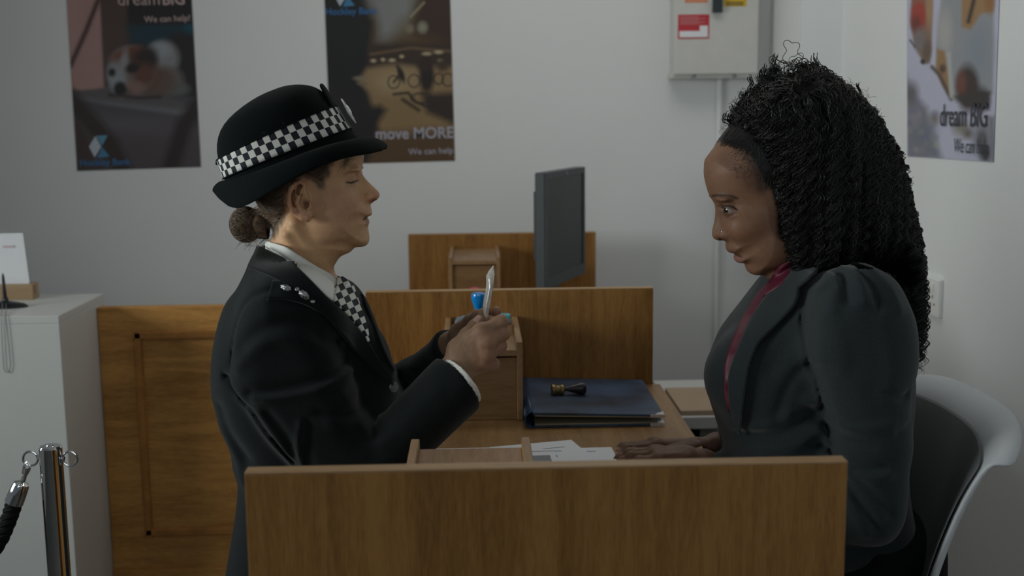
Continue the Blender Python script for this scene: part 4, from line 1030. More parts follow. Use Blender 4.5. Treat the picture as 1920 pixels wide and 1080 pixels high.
def officer():
    lo, hi = grid_bounds(440, 180, 722, 565, YO, 0, .1)
    hf = Field(lo, hi, .0016, half=YO)
    skull = XZ([(676, 297), (676, 275), (668, 250), (645, 224), (600, 203), (550, 198), (505, 212), (472, 242), (458, 285), (462, 330), (482, 378), (508, 408), (545, 415), (590, 400), (640, 360), (671, 325)], YO)
    face = XZ([(676, 283), (678, 297), (676.5, 306), (674.4, 314), (674.5, 325), (677, 345), (683, 366), (691, 380), (695.5, 389), (697.3, 397), (697.5, 402), (694.0, 405.2), (689.5, 408), (691, 412), (692.3, 417), (690.6, 422.5), (690.0, 430), (691.5, 438.3), (692.6, 447), (691.2, 454), (686.5, 459.8), (678, 462.2), (667, 462), (640, 458), (610, 447), (582, 430), (566, 405), (556, 380), (550, 340), (560, 290), (600, 262), (650, 258)], YO)
    neck = XZ([(592, 380), (640, 440), (658, 467), (640, 480), (630, 493), (621, 512), (616, 560), (480, 580), (488, 510), (500, 470), (511, 440), (520, 400), (550, 370)], YO)
    nose = XZ([(668, 314), (675, 321), (680.2, 328.6), (688.3, 338), (698.7, 348.8), (706.8, 356.3), (711.8, 363.2), (711.2, 369), (707, 374.8), (702, 377.6), (697, 381.5), (684, 384), (668, 380), (661, 350), (660, 325)], YO)
    hf.inflate(skull, .074, .085, k=.01, p=2.1)
    hf.inflate(face, .0635, .078, k=.012, p=2.15)
    hf.ell(E(633, 378, .044), (.024, .017, .02), .02)              # cheekbone
    hf.ell(E(610, 428, .045), (.026, .014, .02), .022)             # jaw angle
    hf.ell(E(602, 395, .048), (.034, .0155, .034), .02)
    hf.inflate(neck, .054, .052, k=.016)
    hf.cone(E(552, 420, .056), E(612, 520, .018), .010, .009, .012) # neck tendon
    hf.cone(E(538, 440, .053), E(585, 525, .03), .008, .008, .010)
    hf.inflate(nose, .0095, .013, k=.0045, p=1.8)
    hf.ell(E(689, 371.5, .010), (.0085, .0062, .0066), .004)        # wing of the nose
    hf.ell(E(697, 378.0, .0062), (.0050, .0032, .0030), .0015, 'sub')
    # eye
    hf.ell(E(672, 334, .032), (.0115, .016, .0095), .010, 'sub')
    ec = E(650, 333, .031); hf.ell(ec, (.0132, .0142, .0132), .004)
    hf.ell(E(662, 318, .034), (.010, .016, .0045), .008)             # brow ridge
    f2 = lambda pts, Y=0.0: XZ(pts, YO - Y)
    hf.groove(f2([(668, 322), (660, 324), (651, 329)], .04), .0014, .0011, (.018, .055))      # lid crease
    hf.groove(f2([(668, 340.5), (660, 342), (650, 341)], .04), .0010, .0014, (.018, .055))    # closed lid line
    hf.groove(f2([(666, 347), (657, 350), (648, 348)], .04), .0016, .0008, (.018, .055))
    # mouth and folds
    hf.groove(f2([(694, 406.5), (686, 408.8), (678, 411.5), (671.5, 413.5)]), .0016, .0036, (-1, .024))
    hf.groove(f2([(688, 417), (680, 418.5)]), .004, -.0012, (-1, .018)); hf.groove(f2([(693, 400), (684, 403.5)]), .003, -.0009, (-1, .018))
    hf.groove(f2([(680, 372), (671, 388), (664, 402), (662, 418)], .03), .0022, .0010, (.012, .06))
    hf.groove(f2([(670, 420), (665, 436), (664, 448)], .03), .0020, .0009, (.012, .06))
    hf.groove(f2([(684, 427), (676, 425)]), .003, .0012, (-1, .018))
    # ear
    ep = lambda x, y: (540 + x / 4.695, 270 + y / 4.695)
    rim = [ep(*q) for q in ((150, 395), (132, 352), (100, 334), (62, 343), (26, 388), (10, 452), (14, 525), (42, 588), (84, 630))]
    dy = [.070, .074, .078, .082, .085, .086, .085, .081, .077]
    hf.inflate(XZ([ep(*q) for q in ((140, 370), (110, 340), (70, 345), (30, 392), (14, 460), (20, 540), (60, 605), (120, 645), (165, 655), (200, 630), (205, 560), (180, 480), (165, 420))], YO - .078), .0745, .004, k=.003, p=6, wf=None)
    hf.chain([E(a, b, d) for (a, b), d in zip(rim, dy)], [.0030, .0034, .0036, .0038, .0038, .0037, .0035, .0033, .0032], .002)
    hf.chain([E(*ep(*q), d) for q, d in (((84, 630), .077), ((125, 645), .076), ((170, 652), .0745), ((196, 620), .073))], [.0036, .0052, .0058, .0045], .003)   # lobe
    hf.chain([E(*ep(*q), d) for q, d in (((120, 395), .077), ((92, 455), .081), ((78, 520), .081), ((105, 580), .078), ((150, 600), .076))], [.0022, .0028, .003, .0028, .0026], .002)  # antihelix
    hf.ell(E(*ep(192, 545), .075), (.0042, .005, .0065), .003)       # tragus
    hf.ell(E(*ep(142, 520), .0815), (.0066, .0095, .0088), .0015, 'sub')
    hf.ell(E(*ep(160, 540), .078), (.0045, .012, .0045), .0015, 'sub')
    hf.groove(XZ([ep(104, 372), ep(88, 420), ep(92, 445)], YO - .08), .0022, .0032, (.06, .1))
    hf.groove(XZ([ep(46, 420), ep(34, 480), ep(48, 560)], YO - .083), .0016, .0016, (.06, .1))
    hf.disp(lambda X, Y, Z: .00035 * vnoise(X, Y, Z, 260, 1))
    hf.cut(E(550, 311), (-80, 0, 244), .004)
    H = hf.full(); Vh, Fh = hf.mesh(1)
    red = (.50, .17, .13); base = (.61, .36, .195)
    Ch = skin_paint(Vh, base, YO, [
        ([(640, 372), (655, 380)], .022, (.52, .24, .17), .5, (.01, .09)),
        ([(706, 362), (700, 372), (690, 374)], .007, (.58, .27, .18), .5, (-1, .03)),
        ([(696, 403), (688, 405)], .0028, (.34, .13, .11), .85, (-1, .022)), ([(690, 412), (688, 418), (680, 415)], .0038, (.40, .17, .15), .75, (-1, .02)),
        ([(692, 406.5), (684, 409), (672, 413.5)], .0021, (.05, .02, .018), .97, (-1, .026)),
        ([(651, 310), (662, 305), (672, 306)], .0024, (.30, .19, .12), .35, (.008, .06))])
    ay = np.abs(Vh[:, 1] - YO)
    for pts, r, col, st, Y in (([(651, 341.5), (660, 342.5), (668, 340)], .0017, (.05, .03, .025), .95, .036), ([(648, 326), (658, 321), (669, 321)], .003, (.30, .17, .11), .5, .036), ([(655, 333), (664, 331)], .006, (.38, .22, .17), .4, .036),
                               ([(653, 350), (664, 349)], .004, (.36, .22, .18), .4, .036), ([ep(20, 430), ep(10, 500), ep(60, 600), ep(160, 640)], .006, (.52, .21, .16), .5, .08), ([ep(120, 345), ep(60, 340)], .005, (.52, .2, .15), .5, .08),
                               ([ep(142, 520), ep(162, 548)], .005, (.16, .06, .04), .75, .08), ([ep(104, 372), ep(90, 440)], .0025, (.2, .08, .06), .6, .08), ([(697, 377), (702, 375)], .0035, (.30, .07, .06), .8, .008),
                               ([(600, 395), (640, 410)], .03, (.48, .26, .18), .4, .06)):
        pl = XZ(pts, YO - Y); a = st * gauss(sdline(Vh[:, 0], Vh[:, 2], pl), r) * np.clip((ay - Y + .035) / .01, 0, 1); Ch = Ch * (1 - a[:, None]) + np.array(col) * a[:, None]
    hz = smooth_poly(XZ([(452, 300), (520, 230), (600, 230), (640, 262), (646, 288), (632, 297), (624, 306), (616, 330), (606, 352), (598, 353), (588, 341), (572, 335), (558, 338), (543, 352), (536, 372), (537, 392), (530, 414), (519, 430), (510, 449), (498, 452), (480, 440), (460, 400), (450, 350)], YO - .062), 4)
    dh = sdpoly(Vh[:, 0], Vh[:, 2], hz) + .0035 * vnoise(Vh[:, 0], Vh[:, 1], Vh[:, 2] * .4, 900, 33); a = np.clip(.5 - dh / .007, 0, 1) * .9; Ch = Ch * (1 - a[:, None]) + np.array((.10, .068, .045)) * a[:, None]
    Ch *= (1 + .05 * vnoise(Vh[:, 0], Vh[:, 1], Vh[:, 2], 90, 4) + .05 * vnoise(Vh[:, 0], Vh[:, 1], Vh[:, 2], 300, 6))[:, None]
    # hands
    def R_(px, py, Y): return P(px, py, Y)
    rj = dict(wrist=[(R_(815, 738, 1.70), .025), (R_(845, 704, 1.70), .0235), (R_(862, 678, 1.698), .020)],
              carpals=[(R_(858, 652, 1.706), 1), (R_(872, 692, 1.700), 1)],
              fingers=[[R_(903, 622, 1.694), R_(940, 604, 1.702), R_(931, 606, 1.726), R_(916, 600, 1.738)],
                       [R_(914, 641, 1.688), R_(943, 625, 1.700), R_(934, 628, 1.724), R_(918, 620, 1.734)],
                       [R_(914, 662, 1.688), R_(938, 648, 1.704), R_(928, 650, 1.726), R_(914, 642, 1.735)],
                       [R_(908, 681, 1.693), R_(925, 683, 1.708), R_(919, 676, 1.727), R_(908, 668, 1.734)]],
              thumb=[R_(858, 655, 1.715), R_(876, 630, 1.722), R_(892, 612, 1.728), R_(899, 600, 1.731)], thumb_r=(.015, .0115, .0098, .0082), back=(-.35, -.75, .35))
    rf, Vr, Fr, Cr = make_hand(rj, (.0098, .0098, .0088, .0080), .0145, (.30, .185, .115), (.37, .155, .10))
    lj = dict(wrist=[(R_(814, 688, 1.905), .022), (R_(846, 650, 1.864), .0225), (R_(862, 634, 1.84), .0195)],
              carpals=[(R_(866, 622, 1.835), 1), (R_(874, 648, 1.832), 1)],
              fingers=[[R_(893, 606, 1.812), R_(917, 596, 1.795), R_(927, 589, 1.775), R_(931, 582, 1.764)],
                       [R_(896, 616, 1.808), R_(920, 612, 1.785), R_(922, 606, 1.766), R_(917, 600, 1.755)],
                       [R_(896, 630, 1.806), R_(918, 632, 1.782), R_(916, 628, 1.764), R_(908, 622, 1.755)],
                       [R_(892, 644, 1.808), R_(910, 648, 1.786), R_(906, 644, 1.768), R_(899, 638, 1.762)]],
              thumb=[R_(862, 622, 1.835), R_(884, 602, 1.805), R_(897, 594, 1.78), R_(904, 588, 1.765)], thumb_r=(.014, .0112, .0096, .0082), back=(.35, .75, .1))
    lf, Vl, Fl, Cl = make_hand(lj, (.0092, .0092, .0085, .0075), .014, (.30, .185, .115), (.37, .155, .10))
    # hidden body under the uniform, down to the shoes
    bf = Field((-.42, 1.6, 0), (.26, 2.14, 1.2), .011)
    bf.chain([(-.27, YO, .60), (-.28, YO, .7), (-.27, YO, .9), (-.26, YO, 1.02)], [.11, .085, .085, .06], .04)
    bf.cone((-.27, YO, .98), E(560, 505), .05, .04, .03)
    for s in (-1, 1):
        hp, kn, ak = (-.25, YO + s * .085, .575), (.06, YO + s * .11, .54), (.0, YO + s * .11, .09)
        bf.chain([hp, kn, ak], [.085, .058, .036], .02); bf.cone(ak, (.14, YO + s * .12, .045), .036, .032, .015)
    bf.chain([(-.29, YO - .13, .98), R_(630, 880, 1.69), R_(715, 835, 1.69), R_(815, 740, 1.70)], [.033, .026, .024, .024], .01)
    bf.chain([(-.27, YO + .14, 1.0), R_(720, 800, 2.03), R_(780, 722, 1.95), R_(814, 688, 1.905)], [.03, .024, .022, .021], .01)
    for s in (-1, 1): bf.cone((-.275, YO, .97), (-.29, YO + s * .13, .98), .05, .04, .02)
    Vb, Fb = bf.mesh(1)
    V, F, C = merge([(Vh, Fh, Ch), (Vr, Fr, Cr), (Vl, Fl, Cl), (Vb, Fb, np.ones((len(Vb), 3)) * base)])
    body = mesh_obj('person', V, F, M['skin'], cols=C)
    tag(body, 'woman in black police uniform and chequered hat, holding up a small clear packet', 'person')
    nail(body, rf, rj['thumb'][3], rj['thumb'][2], (-.3, -.9, .35), (.52, .33, .27), .0052)
    nail(body, lf, lj['fingers'][0][3], lj['fingers'][0][2], (-.25, -.95, .2), (.52, .33, .27), .0052)
    for s in (-1, 1):
        c = ec.copy(); c[1] = YO + s * (YO - ec[1]); eyeball(body, c, .0122, (1, s * .0, -.35), (.08, .11, .12))
    # eyelashes
    a = H.hit([(x, y) for x, y in ((653, 342.5), (657, 343.5), (661, 343), (665, 341.5), (668, 339.5))], .0002, fallback=YO - .03)
    MB().tube(a, [.0003, .0006, .0007, .0006, .0003], 5).build('eyelashes', mat('dark_lash', (.02, .013, .01), .6), body, smooth=True)
    return body, H, hf, R_
officer_body, OH, Ohf, _ = officer()

def officer_hair(body):
    hr = Field.__new__(Field); hr.__dict__.update(Ohf.__dict__)
    hr.F = Ohf.F.copy() - .0022
    reg = smooth_poly(XZ([(452, 300), (520, 230), (600, 230), (636, 262), (648, 288), (636, 297), (627, 306), (619, 330), (611, 350), (600, 352), (588, 343), (572, 337), (558, 340), (545, 352), (538, 370), (540, 392), (534, 412), (522, 430), (513, 447), (498, 452), (480, 440), (460, 400), (450, 350)], YO - .06), 4)
    d = sdpoly(hr.X2, hr.Z2, reg).astype(np.float32)[:, None, :]; hr.F = -smin(-hr.F, -d * .45, .012)
    lo, hi = grid_bounds(425, 375, 500, 465, YO, 0, .06)
    hr2 = Field([lo[0], 0, min(lo[2], hr.ax[2][0])], hi, .0016, half=YO)
    bc = E(461, 421)
    hr2.ell(bc, (.0245, .022, .0270), .004, rot=15); hr2.ell(E(484, 415), (.020, .022, .018), .012); hr2.ell(E(497, 425), (.014, .02, .02), .012)
    hr2.groove(XZ([(455, 395), (447, 415), (450, 440)], YO - .02), .0025, .0012); hr2.groove(XZ([(472, 398), (462, 420), (466, 446)], YO - .02), .0022, .0012); hr2.groove(XZ([(482, 400), (477, 420), (480, 440)], YO), .003, .0025)
    Va, Fa = hr.mesh(1); Vb, Fb = hr2.mesh(1)
    def hc(V):
        n = vnoise(V[:, 0], V[:, 1] * .4, V[:, 2] * 2.5, 420, 2)[:, None]; c = np.array([.10, .066, .044]) * (1 + .4 * n); return c
    parts = [(Va, Fa, hc(Va)), (Vb, Fb, hc(Vb))]
    # combed strands from the hairline to the bun
    K = 1500; T = 26; tgt = XZ([(482, 418)], YO)[0]
    starts = []
    edge = resample(XZ([(646, 290), (628, 306), (619, 330), (611, 350), (590, 344), (570, 338), (556, 344), (543, 362), (540, 392), (530, 418), (516, 440)], YO - .06), 200)
    for k in range(K):
        e = edge[rng.integers(200)]; t = rng.random() ** 1.3 * .8; starts.append(e * (1 - t) + tgt * t + rng.normal(size=2) * .002)
    starts = np.array(starts); u = np.linspace(0, 1, T)
    end = tgt + rng.normal(size=(K, 2)) * [.006, .008]; mid = (starts + end) / 2 + np.stack([np.zeros(K), .004 + rng.random(K) * .012], 1)
    path = (starts[:, None] * (1 - u)[None, :, None] ** 2 + 2 * mid[:, None] * ((1 - u) * u)[None, :, None] + end[:, None] * u[None, :, None] ** 2)
    # outermost surface at each column
    Fn = hr.F; ys = np.where(Fn < 0, hr.ax[1][None, :, None], -1).max(1); ysb = np.zeros_like(ys)
    ix = np.clip(((path[..., 0] - hr.ax[0][0]) / hr.h).astype(int), 0, ys.shape[0] - 1); iz = np.clip(((path[..., 1] - hr.ax[2][0]) / hr.h).astype(int), 0, ys.shape[1] - 1)
    yy = np.clip(ys[ix, iz], .012, None)
    ker = np.array([1, 2, 3, 2, 1]) / 9
    yy = np.stack([np.convolve(np.pad(r, 2, 'edge'), ker, 'valid') for r in yy]) + .0012 + rng.random((K, 1)) * .0012
    yy = yy * (1 - u ** 3)[None] + (.016) * (u ** 3)[None]
    side = np.where(rng.random(K) < .7, -1, 1)[:, None]
    paths = np.stack([path[..., 0], YO + side * yy, path[..., 1]], -1); rad = np.full((K, T), .00042) * (.35 + .65 * np.sin(np.pi * np.clip(u * 1.02 + .02, 0, 1)))[None]
    Vs, Fs = tubes(paths, rad, 4)
    pal = np.array([(.10, .065, .042), (.15, .10, .065), (.22, .17, .12), (.30, .26, .21), (.07, .045, .03)])
    cs = np.repeat(pal[rng.choice(5, K, p=[.35, .27, .15, .08, .15])], T * 4, axis=0); parts.append((Vs, Fs, cs))
    # coils round the bun
    K = 1100; T = 30; P_ = []
    for k in range(K):
        ax_ = np.array([.25, 1, .2]) + rng.normal(size=3) * .33; ax_ /= np.linalg.norm(ax_); e1 = np.cross(ax_, rng.normal(size=3)); e1 /= np.linalg.norm(e1); e2 = np.cross(ax_, e1); e1 = e1 + ax_ * rng.normal() * .7; a = np.linspace(0, 1.0 + 1.8 * rng.random(), T)[:, None]
        q = e1 * np.cos(a) + e2 * np.sin(a); q /= np.linalg.norm(q, axis=1, keepdims=True); P_.append(bc + q * np.array([.0245, .0225, .0270]) * (1.01 + .05 * rng.random()))
    Vs, Fs = tubes(P_, np.full((K, T), .00042), 4); parts.append((Vs, Fs, np.repeat(pal[rng.choice(5, K, p=[.5, .22, .05, .0, .23])], T * 4, axis=0)))
    # loose wisps: fringe, nape
    P_ = []; T = 16
    for k in range(16):
        x0, y0 = 648 + rng.random() * 18, 286 + rng.random() * 4; x1, y1 = x0 - 12 + rng.normal() * 5, 305 + rng.random() * 20
        pp = [(x0 * (1 - t) + x1 * t + 3 * sin(3 * t + k), y0 * (1 - t) + y1 * t) for t in np.linspace(0, 1, T)]; P_.append(OH.hit(pp, .0012, fallback=YO - .03))
    for k in range(34):
        p0 = E(446 + rng.random() * 60, 440 + rng.random() * 8, rng.normal() * .015); d_ = np.array([rng.normal() * .012 - .004, rng.normal() * .01, -.018 * rng.random() - .002])
        t = np.linspace(0, 1, T)[:, None]; P_.append(p0 + d_ * t + np.array([.004, .003, .002]) * np.sin(t * 5 + k))
    Vs, Fs = tubes(P_, np.full((len(P_), T), .00028), 3); parts.append((Vs, Fs, np.tile((.2, .15, .1), (len(Vs), 1))))
    V, C = np.concatenate([p[0] for p in parts]), np.concatenate([p[2] for p in parts]); n = 0; Fs = []
    for p in parts: Fs.append(p[1] + n); n += len(p[0])
    o = mesh_obj('hair', V, np.concatenate(Fs), [M['hair_dull'], M['hair']], body, cols=C, mi=np.concatenate([np.full(len(p[1]), 0 if q < 2 else 1) for q, p in enumerate(parts)]))
    gr = E(486, 378, .058), E(494, 388, .06), E(503, 399, .058)
    MB().tube(list(gr), [.0008, .0011, .0008], 6).build('hair_grip', M['silver'], o, smooth=True)
    return o
officer_hair(officer_body)

# ---------------------------------------------------------------- uniform
def officer_clothes(body):
    lo, hi = grid_bounds(395, 440, 945, 1130, YO, 1.60, 2.14)
    mk = lambda: Field(lo, hi, .004)
    tf = mk()
    torso = XZ([(505, 462), (486, 463), (474, 482), (464, 506), (447, 538), (428, 564), (413, 613), (404, 670), (405, 723), (412, 752), (420, 785), (438, 828), (443, 862), (452, 893), (448, 950), (440, 1000), (428, 1080), (420, 1160), (780, 1160), (790, 1000), (790, 880), (775, 790), (752, 732), (737, 697), (717, 662), (705, 625), (692, 590), (678, 556), (655, 532), (625, 520), (590, 500), (550, 480)], YO)
    tf.inflate(torso, .155, .105, y0=YO, k=.02, p=2.25)
    for s in (-1, 1):
        tf.ell(P(545, 600, YO + s * .145), (.07, .06, .075), .05)
    tf.ell(P(672, 690, YO - .06), (.05, .05, .07), .04)
    ns = mk(); sl = XZ([(500, 528), (545, 545), (600, 590), (640, 660), (668, 728), (692, 792), (755, 736), (823, 668), (925, 575), (1000, 672), (898, 764), (821, 837), (745, 902), (665, 945), (596, 925), (548, 872), (500, 820), (466, 772), (436, 735), (432, 690), (440, 630), (462, 570)], 1.70)
    ns.inflate(sl, .052, .052, y0=1.70, k=.01, p=2.0)
    ns.cut(P(861, 716, 1.69), (.8, .42, .58), .003)
    z17 = lambda pts: XZ(pts, 1.66)
    Y_ = (1.55, 1.73)
    tf.F = smin(tf.F, ns.F, .014)
    # folds on the near sleeve
    for pts, r, dpt in (([(478, 745), (520, 742), (575, 733), (625, 718), (657, 704)], .006, -.0065), ([(470, 735), (520, 728), (575, 716), (630, 700), (655, 688)], .008, .007),
                        ([(455, 650), (490, 618), (540, 603), (590, 612), (625, 640)], .010, .006), ([(445, 690), (480, 650), (530, 632), (590, 640)], .009, -.004),
                        ([(590, 630), (622, 655), (640, 690)], .006, .006), ([(605, 622), (635, 645), (655, 680)], .006, -.004),
                        ([(668, 762), (690, 796), (700, 820)], .007, .010), ([(640, 740), (668, 770), (690, 812)], .008, -.006), ([(620, 790), (660, 800), (700, 795)], .008, -.004), ([(600, 770), (650, 778), (688, 780)], .007, .005),
                        ([(485, 770), (520, 820), (555, 880)], .006, -.0045), ([(505, 775), (540, 820), (560, 880)], .007, .005), ([(566, 790), (560, 840), (572, 890)], .005, -.005), ([(580, 790), (580, 850), (590, 890)], .007, .004),
                        ([(560, 560), (590, 575), (612, 600)], .007, .004), ([(720, 830), (780, 770), (815, 735)], .012, -.003), ([(700, 850), (740, 840), (790, 835)], .010, .003)):
        tf.groove(z17(pts), r, dpt, Y_)
    tf.groove(z17([(404, 728), (428, 742), (452, 765), (470, 778), (500, 822), (548, 876)]), .006, .009, (1.55, 1.86))
    tf.groove(z17([(516, 545), (470, 560), (440, 600), (423, 660), (419, 700)]), .0035, .0035, (1.55, 1.86))   # sleeve-head seam
    tf.groove(z17([(510, 830), (560, 890), (600, 930)]), .004, .003, (1.55, 1.86))
    for pts, r, dpt in (([(415, 760), (430, 800), (470, 850)], .010, .006), ([(420, 800), (445, 850), (460, 900)], .01, -.003)): tf.groove(XZ(pts, 1.76), r, dpt, (1.55, 1.9))
    fs = mk(); fs.chain([P(600, 590, 2.0), P(720, 800, 2.03), P(777, 724, 1.95), P(852, 655, 1.862), P(880, 628, 1.83)], [.062, .05, .044, .034, .034], .02)
    fs.cut(P(848, 652, 1.868), (.66, -.55, .5), .003); tf.F = smin(tf.F, fs.F, .012)
    tf.groove(XZ([(752, 702), (785, 735)], 1.93), .007, .006, (1.85, 2.1)); tf.groove(XZ([(770, 680), (800, 715)], 1.92), .006, -.004, (1.85, 2.1))
    tf.disp(lambda X, Y, Z: .0012 * vnoise(X, Y, Z, 45, 11))
    V, F = tf.mesh(1); jk = mesh_obj('tunic', V, F, M['tunic'], body)
    # white cuffs
    cf = Field(P(770, 800, 1.80) - .02, P(930, 620, 1.60) + np.array([.02, .22, .02]), .002) if False else None
    a, b = P(800, 766, 1.70), P(884, 700, 1.69)
    lo2 = np.minimum(a, b) - .06; hi2 = np.maximum(a, b) + .06; cf = Field(lo2, hi2, .002)
    cf.cone(a, b, .0405, .040, .001); cf.cut(P(861, 716, 1.69) + np.array([.8, .42, .58]) * .0055, (.8, .42, .58), .001); cf.cut(P(861, 716, 1.69) - np.array([.8, .42, .58]) * .02, (-.8, -.42, -.58), .001)
    V, F = cf.mesh(0); mesh_obj('shirt_cuff', V, F, M['shirt'], body, angle=40)
    # collar, lapels, tie
    tr = Field((-.42, 1.62, .04), (.20, 2.10, .80), .009)
    tr.cone((-.26, YO - .07, .60), (-.26, YO + .07, .60), .108, .108, .03); tr.cone((-.27, YO, .60), (-.28, YO, .74), .12, .10, .03)
    for s in (-1, 1):
        tr.chain([(-.24, YO + s * .085, .578), (.06, YO + s * .11, .545)], [.088, .070], .02); tr.cone((.06, YO + s * .11, .54), (.0, YO + s * .11, .11), .066, .052, .02)
        sh = Field((-.09, YO + s * .11 - .07, -.01), (.19, YO + s * .11 + .07, .16), .004); sh.cone((-.01, YO + s * .11, .05), (.13, YO + s * .118, .032), .044, .034, .02); sh.cone((0, YO + s * .11, .05), (0, YO + s * .11, .11), .044, .044, .02); sh.cut((0, YO, .001), (0, 0, -1), .002)
        V, F = sh.mesh(1); mesh_obj('shoe', V, F, M['blackpl'], body)
    V, F = tr.mesh(1); mesh_obj('trousers', V, F, M['tunic'], body)
    mf = Multi(tf, OH)
    class MF(Multi): pass
    mf.ax = tf.ax
    patch('shirt_collar', mf, [(499, 452), (520, 457), (540, 464), (560, 477), (592, 497), (620, 513), (634, 523)], [(498, 466), (515, 474), (531, 484), (560, 505), (588, 532), (612, 556), (627, 566)], 40, 10, .0045, M['shirt'], body, .0025, fb=YO, lift=lambda a, b: .003 * np.sin(b * 3.14) + .004 * (1 - b))
    tie = patch('necktie', tf, [(633, 520), (630, 540), (627, 567), (645, 584), (664, 606), (680, 624), (690, 640)], [(642, 520), (659, 533), (667, 550), (674, 572), (682, 596), (688, 615), (691, 640)], 46, 12, .0075, M['checks'], body, .004, fb=YO - .02, lift=lambda a, b: .006 * np.sin(b * 3.14) * (1 - .3 * a))
    me = tie.data; co = np.array([v.co[:] for v in me.vertices]); px, py = pj(co); d = np.array([.42, .907]); s_ = (px - 640) * d[0] + (py - 520) * d[1]; t_ = (px - 640) * d[1] - (py - 520) * d[0]
    set_uv(tie, np.stack([s_ / 12.0, t_ / 11.0 + .3], -1))
    kn = tf.hit([(652, 536)], .010)[0]; MB().lathe([(.0045, 0), (.005, .001), (.003, .002)], kn, 14, (.6, -.8, .3)).build('tie_pin', M['silver'], tie, smooth=True)
    patch('lapel', tf, [(482, 462), (500, 469), (531, 484), (560, 504), (588, 531), (612, 556), (630, 572), (650, 592), (668, 612), (688, 636), (712, 676), (738, 712)],
          [(465, 503), (485, 508), (512, 520), (545, 538), (575, 560), (598, 582), (622, 606), (640, 626), (660, 650), (682, 676), (708, 702), (736, 722)], 60, 12, .0065, M['tunic'], body, .004, fb=YO - .03, lift=lambda a, b: .004 * (1 - b))
    # far lapel, on the other side of the chest
    fl = [tf.hit([(x, y)], .002, fallback=YO)[0] for x, y in ((676, 558), (690, 590), (703, 626), (716, 662), (736, 700))]
    rows = []
    for p in fl: rows.append([p + np.array([.004, -.006, 0]), p + np.array([.006, .012, .002]), p + np.array([-.004, .035, .004]), p + np.array([-.02, .06, .004])])
    V, F = loft(rows); o = mesh_obj('lapel', V, F, M['tunic'], body); solidify(o, .004, 0); subsurf(o, 2)
    ep_ = patch('epaulette', tf, [(511, 526), (540, 527), (575, 535), (606, 556)], [(500, 561), (535, 562), (570, 570), (604, 588)], 24, 8, .006, M['tunic'], body, .0035, fb=1.76)
    def star(px, py, sx, sy, ang):
        c = tf.hit([(px, py)], .0085)[0]; nrm = Vector(tf.grad(c[None])[0]); u = nrm.cross(Vector((0, 1, 0))).normalized() if abs(nrm.y) < .95 else Vector((1, 0, 0)); 
        u = Vector((cos(ang), 0, -sin(ang))); u = (u - nrm * u.dot(nrm)).normalized(); v = nrm.cross(u); c = Vector(c); rows = []
        for k, (r, h) in enumerate(((1, 0), (.85, .0014), (.55, .0018), (.5, .0026), (.2, .0032), (.01, .0033))):
            rows.append([c + (u * cos(t) * sx + v * sin(t) * sy) * (r * (1 if k > 2 else .93 + .07 * cos(8 * t))) + nrm * h for t in np.linspace(0, 2 * pi, 49)[:-1]])
        V, F = loft(rows, True); return mesh_obj('rank_badge', V, F, M['dullsilver'], ep_)
    star(536, 539, .0085, .0052, .55); star(570, 553, .0095, .0055, .75)
    cr = tf.hit([(557, 543), (560, 545), (586, 566)], .009)
    MB().lathe([(.003, 0), (.0035, .0012), (.003, .0022), (.001, .003)], cr[0], 12, (.2, -.6, .7)).build('rank_crown', M['dullsilver'], ep_, smooth=True)
    MB().lathe([(.002, 0), (.0035, .0015), (.001, .003)], cr[2], 12, (.2, -.6, .7)).build('rank_crown', M['dullsilver'], ep_, smooth=True)
    bt = tf.hit([(736.5, 725)], .004)[0]; g = tf.grad(bt[None])[0]; ax = Vector((g[0] * .6 + .3, -1, .1))
    MB().lathe([(.0070, 0), (.0084, .001), (.0084, .003), (.0065, .0042), (.005, .0038), (.0035, .0048), (.0005, .0052)], bt, 24, ax).build('tunic_button', M['dullsilver'], body, smooth=True, angle=50)
    bf = tf
    return tf
OTF = officer_clothes(officer_body)

